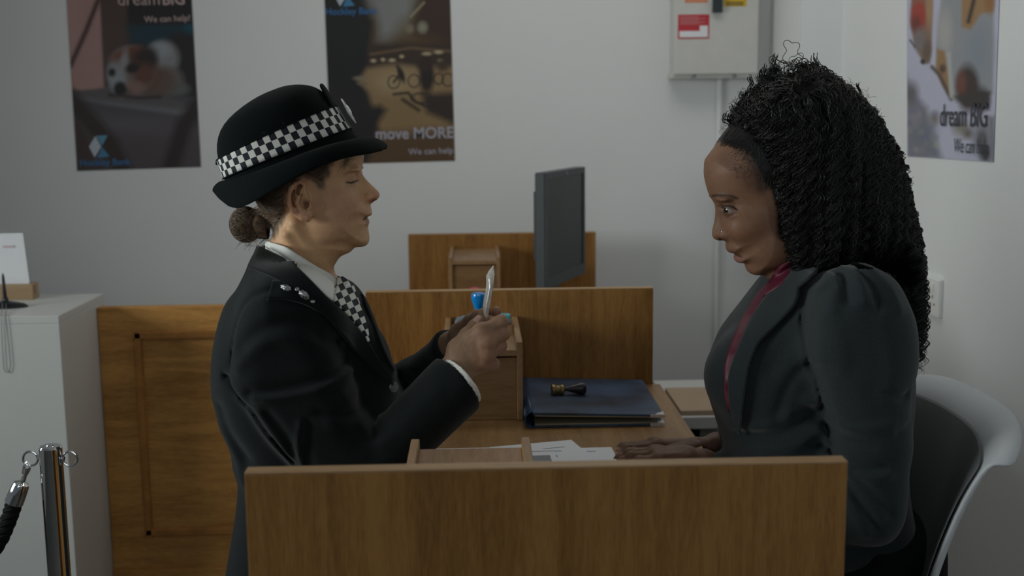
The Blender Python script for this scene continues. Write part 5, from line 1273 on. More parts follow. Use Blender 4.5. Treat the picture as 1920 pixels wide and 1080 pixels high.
# ---------------------------------------------------------------- hat
def officer_hat(body):
    lev = [((428, 341), (671, 259), .084), ((424.5, 334), (655, 243), .083), ((412.5, 298), (627, 199), .082), ((410.5, 271), (612, 182), .079), ((416.5, 246), (600, 171), .072), ((431, 225), (590, 165.5), .062), ((455, 203.5), (577, 161.5), .048), ((484, 183.5), (556, 160), .028), ((510, 172), (530, 164), .008)]
    def ringpts(b, f, wy, n=64, ex=2.2, off=0):
        B, F_ = E(*b), E(*f); c = (B + F_) / 2; a = (F_ - B) / 2; L_ = np.linalg.norm(a); out = []
        for t in np.linspace(0, 2 * pi, n + 1)[:-1]:
            ct, st = cos(t), sin(t); q = (abs(ct) ** ex + abs(st) ** ex) ** (-1 / ex); out.append(c + a * (1 + off / L_) * ct * q + np.array([0, -(wy + off), 0]) * st * q)
        return out
    rows = [ringpts(*l) for l in lev]; rows.insert(0, ringpts((431, 352), (672, 268), .083))
    V, F = loft(rows, True); hat = mesh_obj('hat', V, F, M['felt'], body); solidify(hat, .002, -1); subsurf(hat, 1)
    # chequered band
    n = 96; nz = 6
    def lerp_lev(t):
        b = np.array(lev[1][0]) * (1 - t) + np.array(lev[2][0]) * t; f = np.array(lev[1][1]) * (1 - t) + np.array(lev[2][1]) * t; return b, f, lev[1][2] * (1 - t) + lev[2][2] * t
    rows = [ringpts(*lerp_lev(.02 + .96 * k / nz), n=n, off=.0036) for k in range(nz + 1)]
    R0 = np.array(rows[3]); dist = np.r_[0, np.cumsum(np.linalg.norm(np.diff(np.vstack([R0, R0[:1]]), axis=0), axis=1))]
    rows = [r + r[:1] for r in rows]; V, F = loft(rows); bd = mesh_obj('chequered_band', V, F, M['checks'], hat); solidify(bd, .0015, 1)
    uv = np.array([(dist[j] / dist[-1] * 60, k / nz * 3) for k in range(nz + 1) for j in range(n + 1)]); set_uv(bd, uv)
    for t_ in (.0, .99):
        q = ringpts(*lerp_lev(.02 + .96 * t_), n=64, off=.0042); MB().tube(q, .0009, 5, closed=True).build('band_piping', M['felt'], bd, smooth=True)
    # brim
    tab = [(0, 726, 272), (15, 717, 281), (30, 691, 287), (45, 652, 293), (60, 614, 305), (75, 574, 322), (90, 532, 345), (105, 495, 366), (120, 468, 381), (135, 447, 390), (150, 430, 386), (165, 411, 371), (180, 397, 354)]
    T = np.linspace(0, 180, 37); ox = np.interp(T, [q[0] for q in tab], [q[1] for q in tab]); oy = np.interp(T, [q[0] for q in tab], [q[2] for q in tab])
    half = []
    ins = np.array(ringpts(lev[0][0], lev[0][1], .084, n=72))[:37]
    for k, t in enumerate(T):
        wy = .122 * sin(radians(t)) ** .9 if 0 < t < 180 else 0; o = P(ox[k], oy[k], YO - wy); i_ = ins[k]
        sd = sin(radians(t)); up = np.array([0, 0, 1.0])
        # bell shaped brim: runs out nearly level then rolls down at the sides, flicks up behind
        half.append([i_ + up * .0, i_ * .8 + o * .2 + up * (.004 + .004 * sd), i_ * .5 + o * .5 + up * (.006 + .010 * sd), i_ * .2 + o * .8 + up * (.005 + .008 * sd), o + up * 0.001, o * .985 + i_ * .015 - up * .002])
    half = np.array(half).transpose(1, 0, 2); mir = half[:, 1:-1][:, ::-1].copy(); mir[..., 1] = 2 * YO - mir[..., 1]
    V, F = loft(np.concatenate([half, mir], 1), True); br = mesh_obj('brim', V, F, M['felt'], hat); solidify(br, .0032, 0); subsurf(br, 1)
    # badge backing and badge
    def slab(pts, w_, th, name, m, par, yc=YO):
        b = MB(); A = []
        for s in (-1, 1):
            for (x, y, ww) in pts: p = E(x, y); A.append(p + np.array([0, s * ww * w_, 0]))
        n = len(pts); rows = [[A[i], A[i] * .5 + A[n + i] * .5 + np.array([.0015, 0, .001]), A[n + i]] for i in range(n)]
        V, F = loft(rows); o = mesh_obj(name, V, F, m, par); solidify(o, th, 0); subsurf(o, 1); return o
    slab([(600, 157, .3), (607, 167, .8), (618, 187, 1), (632, 212, 1), (645, 236, .8), (655, 256, .25)], .032, .006, 'badge_backing', M['felt'], hat)
    bdg = slab([(636, 187, .25), (643, 196, .7), (651, 211, 1), (658, 223, .8), (665, 235, .3)], .022, .003, 'silver_badge', M['dullsilver'], hat)
    bdg.location = (.0015, 0, .0015)
    slab([(645, 200, .4), (650, 208, .6), (656, 219, .4)], .016, .006, 'badge_centre', M['silver'], bdg)
    # small eyelets
    cf = Multi(OH)
    for x, y in ((530, 232), (493.5, 252)):
        # meet the crown: solve on ellipsoid ring near side
        best = None
        for a_, b_ in zip(rows_c := [np.array(ringpts(*l, n=200)) for l in lev[2:6]], rows_c[1:]):
            for t in np.linspace(0, 1, 12):
                q = a_ * (1 - t) + b_ * t; q = q[1:99]; u, v = pj(q); dd = np.hypot(u - x, v - y); i = dd.argmin()
                if best is None or dd[i] < best[0]: best = (dd[i], q[i])
        p = best[1]; ax = (p - E(540, 240)) * [.3, 1, .5]
        MB().lathe([(.0032, -.001), (.0036, .0008), (.0022, .0012), (.0014, 0)], p, 16, ax).build('eyelet', M['blackpl'], hat, smooth=True)
    q = E(410, 306); MB().lathe([(.004, 0), (.0035, .004), (.001, .005)], q, 12, (-1, 0, .2)).build('band_stud', M['blackpl'], hat, smooth=True)
    return hat
officer_hat(officer_body)

# ---------------------------------------------------------------- the clear packet she holds
def packet():
    m, nt, b = newmat('clear_crinkled_plastic'); b.inputs['Base Color'].default_value = (.78, .74, .70, 1); b.inputs['Roughness'].default_value = .22; b.inputs['Transmission Weight'].default_value = .45; b.inputs['Alpha'].default_value = .9
    tc = N(nt, 'ShaderNodeTexCoord'); n = N(nt, 'ShaderNodeTexNoise', Scale=90.0, Detail=5.0); nt.links.new(tc.outputs['Object'], n.inputs['Vector']); bp = N(nt, 'ShaderNodeBump', Strength=.9, Distance=.003); nt.links.new(n.outputs['Fac'], bp.inputs['Height']); nt.links.new(bp.outputs[0], b.inputs['Normal'])
    ln = [(925, 499.5, .6, .004), (923.5, 504, 1.5, .010), (919.5, 512, 7.5, .018), (919.5, 520, 8, .022), (919, 530, 7, .025), (917, 543, 6.5, .026), (915, 556, 6.5, .027), (912.5, 570, 7, .027), (911, 583, 6, .026), (911.5, 594, 4, .024), (912, 604, 2.5, .02)]
    rows = []
    for k, (x, y, hw, wy) in enumerate(ln):
        c = P(x, y, 1.752); hx = hw * 1.752 / FPX; row = []
        for t in np.linspace(0, 2 * pi, 29)[:-1]:
            rr = 1 + .10 * sin(5 * t + k * 1.7) + .05 * sin(9 * t - k); row.append(c + np.array([hx * cos(t) * rr, wy * sin(t), .0015 * sin(3 * t + k)]))
        rows.append(row)
    V, F = loft(rows, True); o = mesh_obj('plastic_packet', V, F, m); subsurf(o, 1)
    tag(o, 'small clear plastic packet with a pinched tip held upright in the officer fingertips', 'packet'); return o
packet()
# ================================================================ THE WOMAN WITH CURLY HAIR
YC = 1.84
def G(px, py, dy=0.0): return P(px, py, YC - dy)
def clerk():
    lo, hi = grid_bounds(1300, 165, 1640, 580, YC, 0, .1)
    hf = Field(lo, hi, .0016, half=YC)
    X = lambda pts, dy=0.0: XZ(pts, YC - dy)
    hf.inflate(X([(1326, 330), (1329, 298), (1346, 268), (1376, 228), (1420, 197), (1480, 187), (1528, 213), (1552, 262), (1556, 320), (1538, 372), (1505, 410), (1460, 430), (1400, 400), (1350, 365)]), .073, .085, k=.01, p=2.1)
    hf.inflate(X([(1331, 296), (1326, 316), (1325.5, 334), (1327, 351), (1330, 364), (1334.5, 373), (1340, 381.5), (1344, 391), (1346, 405), (1347, 420), (1351, 436), (1357, 448), (1361.8, 455), (1362, 463), (1364, 470), (1369, 474), (1377.5, 477), (1378, 483), (1378.5, 488), (1384, 492.5), (1395, 494), (1398.5, 500), (1401, 507), (1407.5, 513), (1418, 515.5), (1430, 513), (1460, 500), (1495, 470), (1500, 420), (1490, 350), (1440, 290), (1380, 280)]), .0625, .080, k=.012, p=2.15)
    hf.ell(G(1400, 425, .044), (.024, .017, .02), .02)
    hf.ell(G(1455, 472, .044), (.028, .014, .02), .022)
    hf.inflate(X([(1450, 440), (1445, 490), (1436, 512), (1452, 540), (1470, 570), (1630, 575), (1600, 500), (1560, 440), (1540, 380), (1480, 380)]), .052, .052, k=.016)
    hf.inflate(X([(1352, 374), (1343.5, 385), (1342.5, 392), (1341.2, 404), (1338.5, 418), (1335.5, 431), (1335, 441), (1339, 448), (1348.5, 451.5), (1357, 449.5), (1372, 447), (1380, 430), (1372, 400), (1362, 378)]), .0105, .0145, k=.005, p=1.8)
    hf.ell(G(1361, 440, .0125), (.0102, .0078, .0088), .005)
    hf.ell(G(1353, 449.5, .0072), (.006, .0035, .0026), .0015, 'sub')
    hf.ell(G(1350, 390, .033), (.0125, .016, .0100), .010, 'sub')
    ec = G(1371.5, 392.5, .031); hf.ell(ec, (.0136, .0146, .0136), .004)
    hf.ell(G(1358, 373, .034), (.010, .016, .0045), .008)
    hf.ell(G(1360.5, 394.0, .036), (.0140, .0125, .0031), .0012, 'sub', rot=-6)
    hf.groove(X([(1355, 383), (1366, 381.5), (1378, 385)], .04), .0012, .0012, (.018, .055))
    hf.groove(X([(1356, 404), (1366, 407), (1378, 404)], .04), .0018, .0008, (.018, .055))
    # lips
    hf.groove(X([(1369, 475.5), (1382, 477.5), (1396, 477.0)]), .0016, .0038, (-1, .024))
    hf.groove(X([(1367, 468), (1380, 471), (1392, 474)]), .0035, -.0018, (-1, .021)); hf.groove(X([(1380, 485), (1390, 485), (1396, 481)]), .0040, -.0028, (-1, .020))
    hf.groove(X([(1388, 497), (1398, 493)]), .003, .0015, (-1, .02)); hf.groove(X([(1370, 448), (1385, 462), (1398, 476)], .03), .0026, .0010, (.012, .06))
    hf.disp(lambda a, b, c: .0003 * vnoise(a, b, c, 240, 21))
    H = hf.full(); Vh, Fh = hf.mesh(1)
    base = (.23, .12, .072)
    Ch = skin_paint(Vh, base, YC, [([(1385, 420), (1405, 430)], .022, (.27,.13,.075), .6, (.01, .09)), ([(1338, 436), (1345, 445)], .01, (.26,.125,.07), .5, (-1, .03)),
        ([(1367, 468), (1380, 472), (1394, 476)], .0040, (.17, .065, .05), .8, (-1, .023)), ([(1380, 484), (1390, 484), (1397, 480)], .0050, (.33, .13, .12), .9, (-1, .021)),
        ([(1370, 475.8), (1382, 477.8), (1397, 477)], .0014, (.03, .01, .01), .9, (-1, .025)),
        ([(1336, 330), (1345, 300), (1360, 320)], .02, (.28, .15, .09), .5, (-1, .07))])
    ay = np.abs(Vh[:, 1] - YC)
    for pts, r, col, st, dy in (([(1337, 371), (1346, 366.5), (1358, 364.5), (1368, 366.5), (1378, 370.5)], .0022, (.022, .015, .012), .85, .034), ([(1353, 388.5), (1362, 386.2), (1372, 388), (1380, 393)], .0012, (.012, .008, .007), .95, .036),
                                ([(1356, 400), (1366, 401.5), (1377, 398)], .0012, (.03, .015, .012), .7, .036), ([(1360, 384), (1372, 385)], .004, (.10, .05, .035), .6, .036), ([(1358, 405), (1372, 406)], .005, (.13, .062, .04), .5, .036),
                                ([(1362, 300), (1385, 320), (1400, 345)], .010, (.09, .045, .03), .5, .05), ([(1378, 262), (1400, 285), (1416, 320), (1424, 350)], .011, (.03, .018, .014), .8, .055), ([(1353, 449)], .004, (.05, .02, .015), .8, .008)):
        pl = XZ(pts, YC - dy); d = sdline(Vh[:, 0], Vh[:, 2], pl) if len(pl) > 1 else np.hypot(Vh[:, 0] - pl[0][0], Vh[:, 2] - pl[0][1])
        a = st * gauss(d, r) * np.clip((ay - dy + .030) / .008, 0, 1); Ch = Ch * (1 - a[:, None]) + np.array(col) * a[:, None]
    hz = smooth_poly(X([(1336, 266), (1350, 268), (1370, 268), (1392, 274), (1406, 288), (1416, 318), (1438, 352), (1452, 400), (1462, 450), (1560, 440), (1580, 300), (1520, 170), (1420, 180), (1370, 220)], .045), 4)
    dh = sdpoly(Vh[:, 0], Vh[:, 2], hz) + .0022 * vnoise(Vh[:, 0], Vh[:, 1], Vh[:, 2], 600, 34); a = np.clip(.5 - dh / .006, 0, 1); Ch = Ch * (1 - a[:, None]) + np.array((.010, .009, .0085)) * a[:, None]
    Ch *= (1 + .06 * vnoise(Vh[:, 0], Vh[:, 1], Vh[:, 2], 80, 24) + .05 * vnoise(Vh[:, 0], Vh[:, 1], Vh[:, 2], 320, 26))[:, None]
    R_ = lambda a, b, c: P(a, b, c)
    nj = dict(wrist=[(R_(1352, 884, 1.85), .024), (R_(1318, 868, 1.862), .021), (R_(1296, 860, 1.868), .017)], carpals=[(R_(1286, 852, 1.888), 1), (R_(1288, 862, 1.855), 1)],
              fingers=[[R_(1233, 848, 1.905), R_(1188, 850, 1.91), R_(1172, 858, 1.908), R_(1158, 866, 1.905)], [R_(1228, 849, 1.885), R_(1180, 851, 1.888), R_(1163, 860, 1.888), R_(1150, 869, 1.885)],
                       [R_(1229, 854, 1.866), R_(1184, 857, 1.868), R_(1168, 865, 1.868), R_(1155, 874, 1.866)], [R_(1236, 861, 1.848), R_(1200, 865, 1.85), R_(1186, 872, 1.85), R_(1175, 879, 1.85)]],
              thumb=[R_(1285, 852, 1.895), R_(1254, 852, 1.925), R_(1228, 858, 1.935), R_(1208, 862, 1.94)], back=(0, -.3, .95))
    nf, Vn, Fn, Cn = make_hand(nj, (.0092, .0095, .009, .0082), .0135, (.17, .088, .055), (.20, .10, .065))
    fj = dict(wrist=[(R_(1385, 835, 1.995), .026), (R_(1345, 836, 1.992), .0215), (R_(1312, 840, 1.985), .017)], carpals=[(R_(1300, 840, 1.97), 1), (R_(1302, 838, 2.0), 1)],
              fingers=[[R_(1232, 836, 1.952), R_(1176, 843, 1.945), R_(1160, 853, 1.938), R_(1145, 864, 1.93)], [R_(1226, 834, 1.972), R_(1170, 840, 1.966), R_(1153, 850, 1.958), R_(1140, 861, 1.95)],
                       [R_(1230, 835, 1.992), R_(1178, 842, 1.988), R_(1163, 850, 1.98), R_(1150, 858, 1.975)], [R_(1240, 838, 2.01), R_(1196, 843, 2.008), R_(1182, 849, 2.0), R_(1170, 855, 1.995)]],
              thumb=[R_(1298, 842, 1.962), R_(1262, 848, 1.93), R_(1236, 852, 1.922), R_(1216, 856, 1.918)], back=(0, -.3, .95))
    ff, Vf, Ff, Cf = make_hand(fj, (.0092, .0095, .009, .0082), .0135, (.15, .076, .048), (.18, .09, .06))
    bf = Field((.16, 1.6, 0), (.76, 2.1, 1.2), .011)
    bf.chain([(.585, YC, .56), (.555, YC, .74), (.56, YC, .93)], [.095, .075, .065], .04); bf.cone((.585, YC, .95), G(1530, 465), .05, .045, .03)
    for s in (-1, 1):
        hp, kn, ak = (.58, YC + s * .085, .525), (.25, YC + s * .10, .51), (.33, YC + s * .10, .09)
        bf.chain([hp, kn, ak], [.075, .056, .034], .02); bf.cone(ak, (.22, YC + s * .105, .042), .032, .03, .015)
    bf.chain([(.60, YC - .13, .98), R_(1630, 950, 1.68), R_(1352, 884, 1.85)], [.035, .03, .022], .02); bf.chain([(.60, YC + .13, .98), R_(1560, 900, 2.03), R_(1385, 835, 1.995)], [.035, .03, .024], .02)
    for s in (-1, 1): bf.cone((.59, YC, .95), (.60, YC + s * .13, .98), .05, .038, .02)
    Vb, Fb = bf.mesh(1)
    V, F, C = merge([(Vh, Fh, Ch), (Vn, Fn, Cn), (Vf, Ff, Cf), (Vb, Fb, np.ones((len(Vb), 3)) * base)])
    body = mesh_obj('person', V, F, M['skin'], cols=C)
    tag(body, 'woman with long curly black hair in dark jacket, seated with hands on the desk', 'person')
    for s in (-1, 1):
        c = ec.copy(); c[1] = YC + s * (YC - ec[1]); eyeball(body, c, .0124, (-1, s * -.35 if s > 0 else -.35, -.22), (.02, .011, .007), (.30, .27, .25))
    b = MB(); a = H.hit([(1352, 389.5), (1357, 387), (1364, 386), (1372, 387.5), (1380, 392.5)], .0006, fallback=YC - .036); b.tube(a, [.0005, .0009, .0010, .0009, .0005], 6)
    b.build('eyelashes', mat('black_lash', (.008, .006, .006), .6), body, smooth=True)
    p = H.hit([(1353.5, 434)], .0004)[0]; MB().lathe([(.0011, 0), (.0013, .0006), (.0003, .0012)], p, 10, (-.3, -1, .1)).build('nose_stud', M['silver'], body, smooth=True)
    return body, H, hf
clerk_body, CH, Chf = clerk()

def clerk_clothes(body):
    lo, hi = grid_bounds(1318, 470, 1760, 1120, YC, 1.59, 2.09); lo = (lo[0] - .02, lo[1], lo[2])
    mk = lambda: Field(lo, hi, .004)
    tf = mk()
    tf.inflate(XZ([(1470, 498), (1440, 519), (1416, 548), (1393, 578), (1371, 606), (1353.5, 634), (1334, 685), (1328, 724), (1336, 758), (1350, 803), (1364, 857), (1374, 930), (1372, 1010), (1380, 1060), (1690, 1060), (1702, 1000), (1690, 920), (1686, 860), (1692, 800), (1698, 700), (1690, 620), (1668, 555), (1625, 505), (1580, 485), (1520, 486)], YC), .145, .10, y0=YC, k=.02, p=2.25)
    for s in (-1, 1): tf.ell(P(1600, 590, YC + s * .13), (.06, .055, .07), .05); 
    tf.ell(P(1395, 700, YC - .065), (.06, .055, .06), .04)
    ns = mk(); Ys = 1.672
    sl = XZ([(1583, 506), (1606, 491), (1630, 498), (1675, 521), (1701, 566), (1715, 606), (1719.5, 656), (1716, 696), (1707, 730), (1706, 786), (1709, 832), (1702, 877), (1698, 922), (1683, 967), (1658, 1003), (1619, 1012), (1580, 1006), (1556, 960), (1562, 900), (1558, 820), (1543, 764), (1528, 706), (1515, 662), (1514, 600), (1528, 545), (1552, 522)], Ys)
    ns.inflate(sl, .056, .056, y0=Ys, k=.01, p=2.0)
    ns.cone(P(1632, 962, Ys), P(1345, 888, 1.84), .042, .034, .03)
    ns.cut(P(1338, 880, 1.85), (-1, .25, .05), .003)
    tf.F = smin(tf.F, ns.F, .024)
    fs = mk(); fs.chain([P(1590, 600, 2.0), P(1570, 900, 2.035), P(1352, 836, 1.995), P(1320, 830, 1.99)], [.055, .045, .031, .031], .02); fs.cut(P(1350, 836, 1.99), (-1, .1, -.1), .003)
    tf.F = smin(tf.F, fs.F, .010)
    z_ = lambda pts: XZ(pts, 1.63); Y_ = (1.55, 1.72)
    for pts, r, d in (([(1600, 500), (1590, 530), (1588, 565)], .006, .008), ([(1612, 500), (1632, 535), (1642, 575)], .006, .007), ([(1608, 498), (1612, 530), (1614, 560)], .007, -.006), ([(1585, 505), (1568, 540), (1560, 580)], .008, -.004),
                      ([(1640, 505), (1668, 540), (1685, 580)], .008, -.004), ([(1570, 560), (1590, 620), (1600, 690)], .014, .003), ([(1650, 600), (1665, 680), (1660, 740)], .016, -.003),
                      ([(1535, 770), (1570, 800), (1620, 800), (1665, 790)], .009, -.004), ([(1545, 790), (1580, 822), (1630, 830)], .009, .004), ([(1560, 860), (1600, 880), (1655, 872)], .006, .006), ([(1570, 872), (1615, 892), (1660, 885)], .008, -.005),
                      ([(1592, 905), (1612, 940), (1640, 985)], .006, .007), ([(1585, 925), (1600, 960), (1620, 1000)], .007, -.005), ([(1600, 890), (1630, 920), (1665, 960)], .006, .005), ([(1700, 740), (1690, 745), (1660, 735)], .006, .006), ([(1708, 800), (1680, 810)], .006, .004)):
        tf.groove(z_(pts), r, d, Y_)
    tf.groove(XZ([(1545, 524), (1520, 560), (1512, 610), (1513, 665), (1528, 705), (1544, 766), (1558, 822), (1562, 900)], 1.69), .0045, .0045, (1.55, 1.84))
    for pts, r, d in (([(1520, 670), (1490, 690), (1465, 730), (1450, 780)], .008, .0035), ([(1530, 760), (1490, 790), (1440, 815), (1400, 820)], .010, .005), ([(1520, 800), (1480, 830), (1430, 840)], .010, -.004), ([(1500, 600), (1470, 650), (1440, 690)], .012, .003), ([(1390, 815), (1420, 800), (1470, 770)], .007, -.003)):
        tf.groove(XZ(pts, 1.72), r, d, (1.6, 1.83))
    tf.disp(lambda a, b, c: .0012 * vnoise(a, b, c, 42, 31))
    V, F = tf.mesh(1); mesh_obj('jacket', V, F, M['suit'], body)
    mf = Multi(tf, CH)
    patch('blouse', mf, [(1484, 486), (1462, 500), (1445, 522), (1420, 551), (1396, 587), (1375, 634), (1360, 680), (1358, 735), (1366, 772)], [(1500, 500), (1490, 520), (1468, 545), (1450, 575), (1425, 612), (1405, 655), (1388, 705), (1384, 745), (1382, 778)], 50, 8, .0035, M['blouse'], body, .002, fb=YC, lift=lambda a, b: .002 * np.sin(a * 40 + b * 3))
    patch('blouse_collar', mf, [(1488, 486), (1466, 500), (1452, 518), (1440, 532)], [(1498, 500), (1480, 516), (1460, 538), (1430, 556)], 20, 8, .0085, M['blouse'], body, .002, fb=YC - .02)
    patch('lapel', tf, [(1482, 500), (1466, 521), (1448, 541), (1431, 562), (1410, 594), (1389, 640), (1368, 696), (1366, 735), (1371, 772), (1384, 812)],
          [(1496, 516), (1495, 542), (1489, 568), (1462, 600), (1440, 622), (1420, 644), (1404, 684), (1397, 724), (1391, 772), (1387, 814)], 60, 12, .0065, M['suit'], body, .004, fb=YC - .03, lift=lambda a, b: .005 * b * (1 - a) + .001)
    patch('jacket_collar', mf, [(1500, 486), (1488, 500), (1480, 516), (1470, 528)], [(1540, 494), (1525, 515), (1508, 530), (1496, 540)], 20, 8, .008, M['suit'], body, .004, fb=YC - .05)
    sk = Field((.22, 1.6, .40), (.76, 2.08, .74), .006)
    sk.inflate(XZ([(1560, 950), (1680, 952), (1722, 952), (1738, 960), (1743, 985), (1742, 1080), (1738, 1180), (1715, 1225), (1600, 1230), (1540, 1100)], YC), .165, .09, y0=YC, k=.02, p=2.6)
    for s in (-1, 1): sk.cone((.58, YC + s * .085, .535), (.27, YC + s * .10, .515), .09, .068, .03)
    for s in (-1, 1):
        sh = Field((.13, YC + s * .103 - .06, -.01), (.40, YC + s * .103 + .06, .12), .004); sh.cone((.335, YC + s * .10, .045), (.205, YC + s * .106, .03), .040, .031, .02); sh.cut((.25, YC, .001), (0, 0, -1), .002)
        V, F = sh.mesh(1); mesh_obj('shoe', V, F, M['blackpl'], body)
    V, F = sk.mesh(1); mesh_obj('skirt', V, F, M['skirt'], body)
    return tf
CTF = clerk_clothes(clerk_body)

def clerk_hair(body):
    X = lambda pts, dy=0.0: XZ(pts, YC - dy)
    lo, hi = grid_bounds(1318, 95, 1760, 600, YC, 0, .15)
    poly = X([(1386, 262), (1374, 236), (1378, 206), (1400, 180), (1432, 158), (1470, 138), (1520, 130), (1560, 146), (1598, 172), (1628, 205), (1650, 243), (1672, 280), (1686, 322), (1694, 370), (1706, 420), (1716, 470), (1718, 512), (1708, 538), (1690, 524), (1664, 500), (1620, 500), (1570, 512), (1530, 528), (1488, 528), (1454, 506), (1441, 455), (1434, 410), (1425, 370), (1415, 335), (1402, 298)])
    hv = Field(lo, hi, .003, half=YC); hv.inflate(poly, .118, .085, k=.002, p=2.1); hv.F += .004
    hv.disp(lambda a, b, c: .003 * vnoise(a, b, c, 160, 41) + .0015 * vnoise(a, b, c, 420, 42))
    Va, Fa = hv.mesh(1)
    base = np.array([.0065, .0060, .0058])
    parts = [(Va, Fa, np.tile(base * .7, (len(Va), 1)))]
    # smoothed-back hair over the scalp
    sh = Field.__new__(Field); sh.__dict__.update(Chf.__dict__); sh.F = Chf.F.copy() - .0004
    # curls
    ysm = np.where(hv.F < 0, hv.ax[1][None, :, None], 0).max(1)
    for _ in range(2): ysm = (ysm + np.roll(ysm, 1, 0) + np.roll(ysm, -1, 0) + np.roll(ysm, 1, 1) + np.roll(ysm, -1, 1)) / 5
    pl = smooth_poly(poly, 4); crown = X([(1478, 172)])[0]
    def look(a):
        ix = np.clip((a[..., 0] - hv.ax[0][0]) / hv.h, 0, ysm.shape[0] - 1.01); iz = np.clip((a[..., 1] - hv.ax[2][0]) / hv.h, 0, ysm.shape[1] - 1.01); i, j = ix.astype(int), iz.astype(int); fx, fz = ix - i, iz - j
        return ysm[i, j] * (1 - fx) * (1 - fz) + ysm[i + 1, j] * fx * (1 - fz) + ysm[i, j + 1] * (1 - fx) * fz + ysm[i + 1, j + 1] * fx * fz
    sdg = sdpoly(hv.X2, hv.Z2, pl)
    gx, gz = np.gradient(sdg, hv.h)
    def lk(Gd, a):
        i = np.clip(((a[..., 0] - hv.ax[0][0]) / hv.h).astype(int), 0, Gd.shape[0] - 1); j = np.clip(((a[..., 1] - hv.ax[2][0]) / hv.h).astype(int), 0, Gd.shape[1] - 1); return Gd[i, j]
    KL, NS, T, st = 420, 9, 84, .0027         # locks, strands in a lock, points, step
    bx0, bx1 = pl.min(0), pl.max(0); S0 = []
    while len(S0) < KL:
        q = bx0 + (bx1 - bx0) * rng.random((4000, 2)); zt = (q[:, 1] - bx0[1]) / (bx1[1] - bx0[1]); sdq = lk(sdg, q); ok = (sdq < .001) & (rng.random(4000) < np.clip(.06 + 1.3 * zt, 0, 1) * np.where(sdq > -.02, 1, .6)); S0 += list(q[ok])
    S0 = np.array(S0[:KL]); S0[:110] = crown + rng.normal(size=(110, 2)) * [.035, .022]; K = KL * NS; lid = np.repeat(np.arange(KL), NS)
    p = S0[lid] + rng.normal(size=(K, 2)) * .0024; v0 = S0 - crown; dist = np.linalg.norm(v0, axis=1, keepdims=True); v0 = v0 / (dist + 1e-6) * np.exp(-dist / .055) * 1.1 + np.array([.10, -1]) * (1 - np.exp(-dist / .07)) + rng.normal(size=(KL, 2)) * .16
    # locks that stand away from the back outline
    nb_ = 80; bk = np.where((pl[:, 0] > X([(1560, 300)])[0][0]) & (pl[:, 1] > X([(1600, 500)])[0][1]))[0]; jb = bk[rng.integers(0, len(bk), nb_)]; S0[-nb_:] = pl[jb] + np.stack([lk(gx, pl[jb]), lk(gz, pl[jb])], -1) * (-.004 + .005 * rng.random((nb_, 1)))
    p = S0[lid] + rng.normal(size=(K, 2)) * .003; v0[-nb_:] = np.array([.34, -1]) + rng.normal(size=(nb_, 2)) * .12
    nf_ = 30; ed = resample(X([(1396, 275), (1409, 300), (1420, 335), (1428, 370)], .085), 60); S0[-nb_ - nf_:-nb_] = ed[rng.integers(0, 60, nf_)] + rng.normal(size=(nf_, 2)) * .002; v0[-nb_ - nf_:-nb_] = np.array([.18, -1]) + rng.normal(size=(nf_, 2)) * .08; p = S0[lid] + rng.normal(size=(K, 2)) * .0024
    v0[v0[:, 1] > .2] *= [1, .4]; v = v0[lid] + rng.normal(size=(K, 2)) * .05
    v /= np.linalg.norm(v, axis=1, keepdims=True); path = np.zeros((K, T, 2))
    for t in range(T):
        path[:, t] = p; g = np.stack([lk(gx, p), lk(gz, p)], -1); sd = lk(sdg, p)[:, None]
        v = v + np.array([0.0, -.07]) - g * np.clip((sd - .001) / .006, 0, 1) * .25 * (p[:, 1:2] > bx0[1] + .04); v /= np.linalg.norm(v, axis=1, keepdims=True); p = p + v * st
    yy = look(path); ker = np.ones(11) / 11; yy = np.stack([np.convolve(np.pad(r, 5, 'edge'), ker, 'valid') for r in yy])
    side = np.where(rng.random(KL) < .72, -1, 1)[lid]; dep = (rng.random(KL) * .011 + .001)[lid] + rng.normal(size=K) * .0015
    C3 = np.stack([path[..., 0], YC + side[:, None] * (yy + dep[:, None]), path[..., 1]], -1)
    Tn = np.gradient(C3, axis=1); Tn /= np.linalg.norm(Tn, axis=2, keepdims=True) + 1e-9; up = np.stack([np.zeros(K), side * 1.0, np.zeros(K)], -1)[:, None]
    U = np.cross(Tn, up); U /= np.linalg.norm(U, axis=2, keepdims=True) + 1e-9; W_ = np.cross(Tn, U)
    s_ = np.arange(T)[None] * st; lam = (.018 + .011 * rng.random(KL))[lid][:, None]; ph = (rng.random(KL)[lid] * 6.28 + rng.normal(size=K) * .35)[:, None]; wob = .9 * np.sin(s_ / .035 + (rng.random(KL)[lid] * 6)[:, None])
    amp = (.0020 + .0024 * rng.random(KL)[lid] + .0006 * rng.random(K))[:, None] * np.clip(s_ / .03 + .4, 0, 1.3) * np.where(lid >= KL - 110, 1.6, 1.0)[:, None]; an = 2 * pi * s_ / lam + ph + wob
    C3 = C3 + U * (amp * np.cos(an))[..., None] + W_ * (amp * .3 * np.sin(an))[..., None]
    ln = (.6 + .4 * rng.random(KL)[lid]) * (.85 + .15 * rng.random(K)); ln = ln[:, None]; u = np.arange(T)[None] / T
    rad = (.00042 + .00055 * rng.random(K))[:, None] * np.clip((ln - u) / .12, 0.02, 1)
    hold = np.minimum(np.arange(T)[None], (ln * T).astype(int)); C3 = np.take_along_axis(C3, hold[..., None].repeat(3, 2), 1) + (np.arange(T)[None] - hold)[..., None] * np.array([0, 0, -1e-5])
    Vs, Fs = tubes(C3, rad, 3); parts.append((Vs, Fs, np.repeat(base[None] * (.5 + 2.2 * (rng.random((KL, 1))[lid] ** 2) + .4 * rng.random((K, 1))), T * 3, axis=0)))
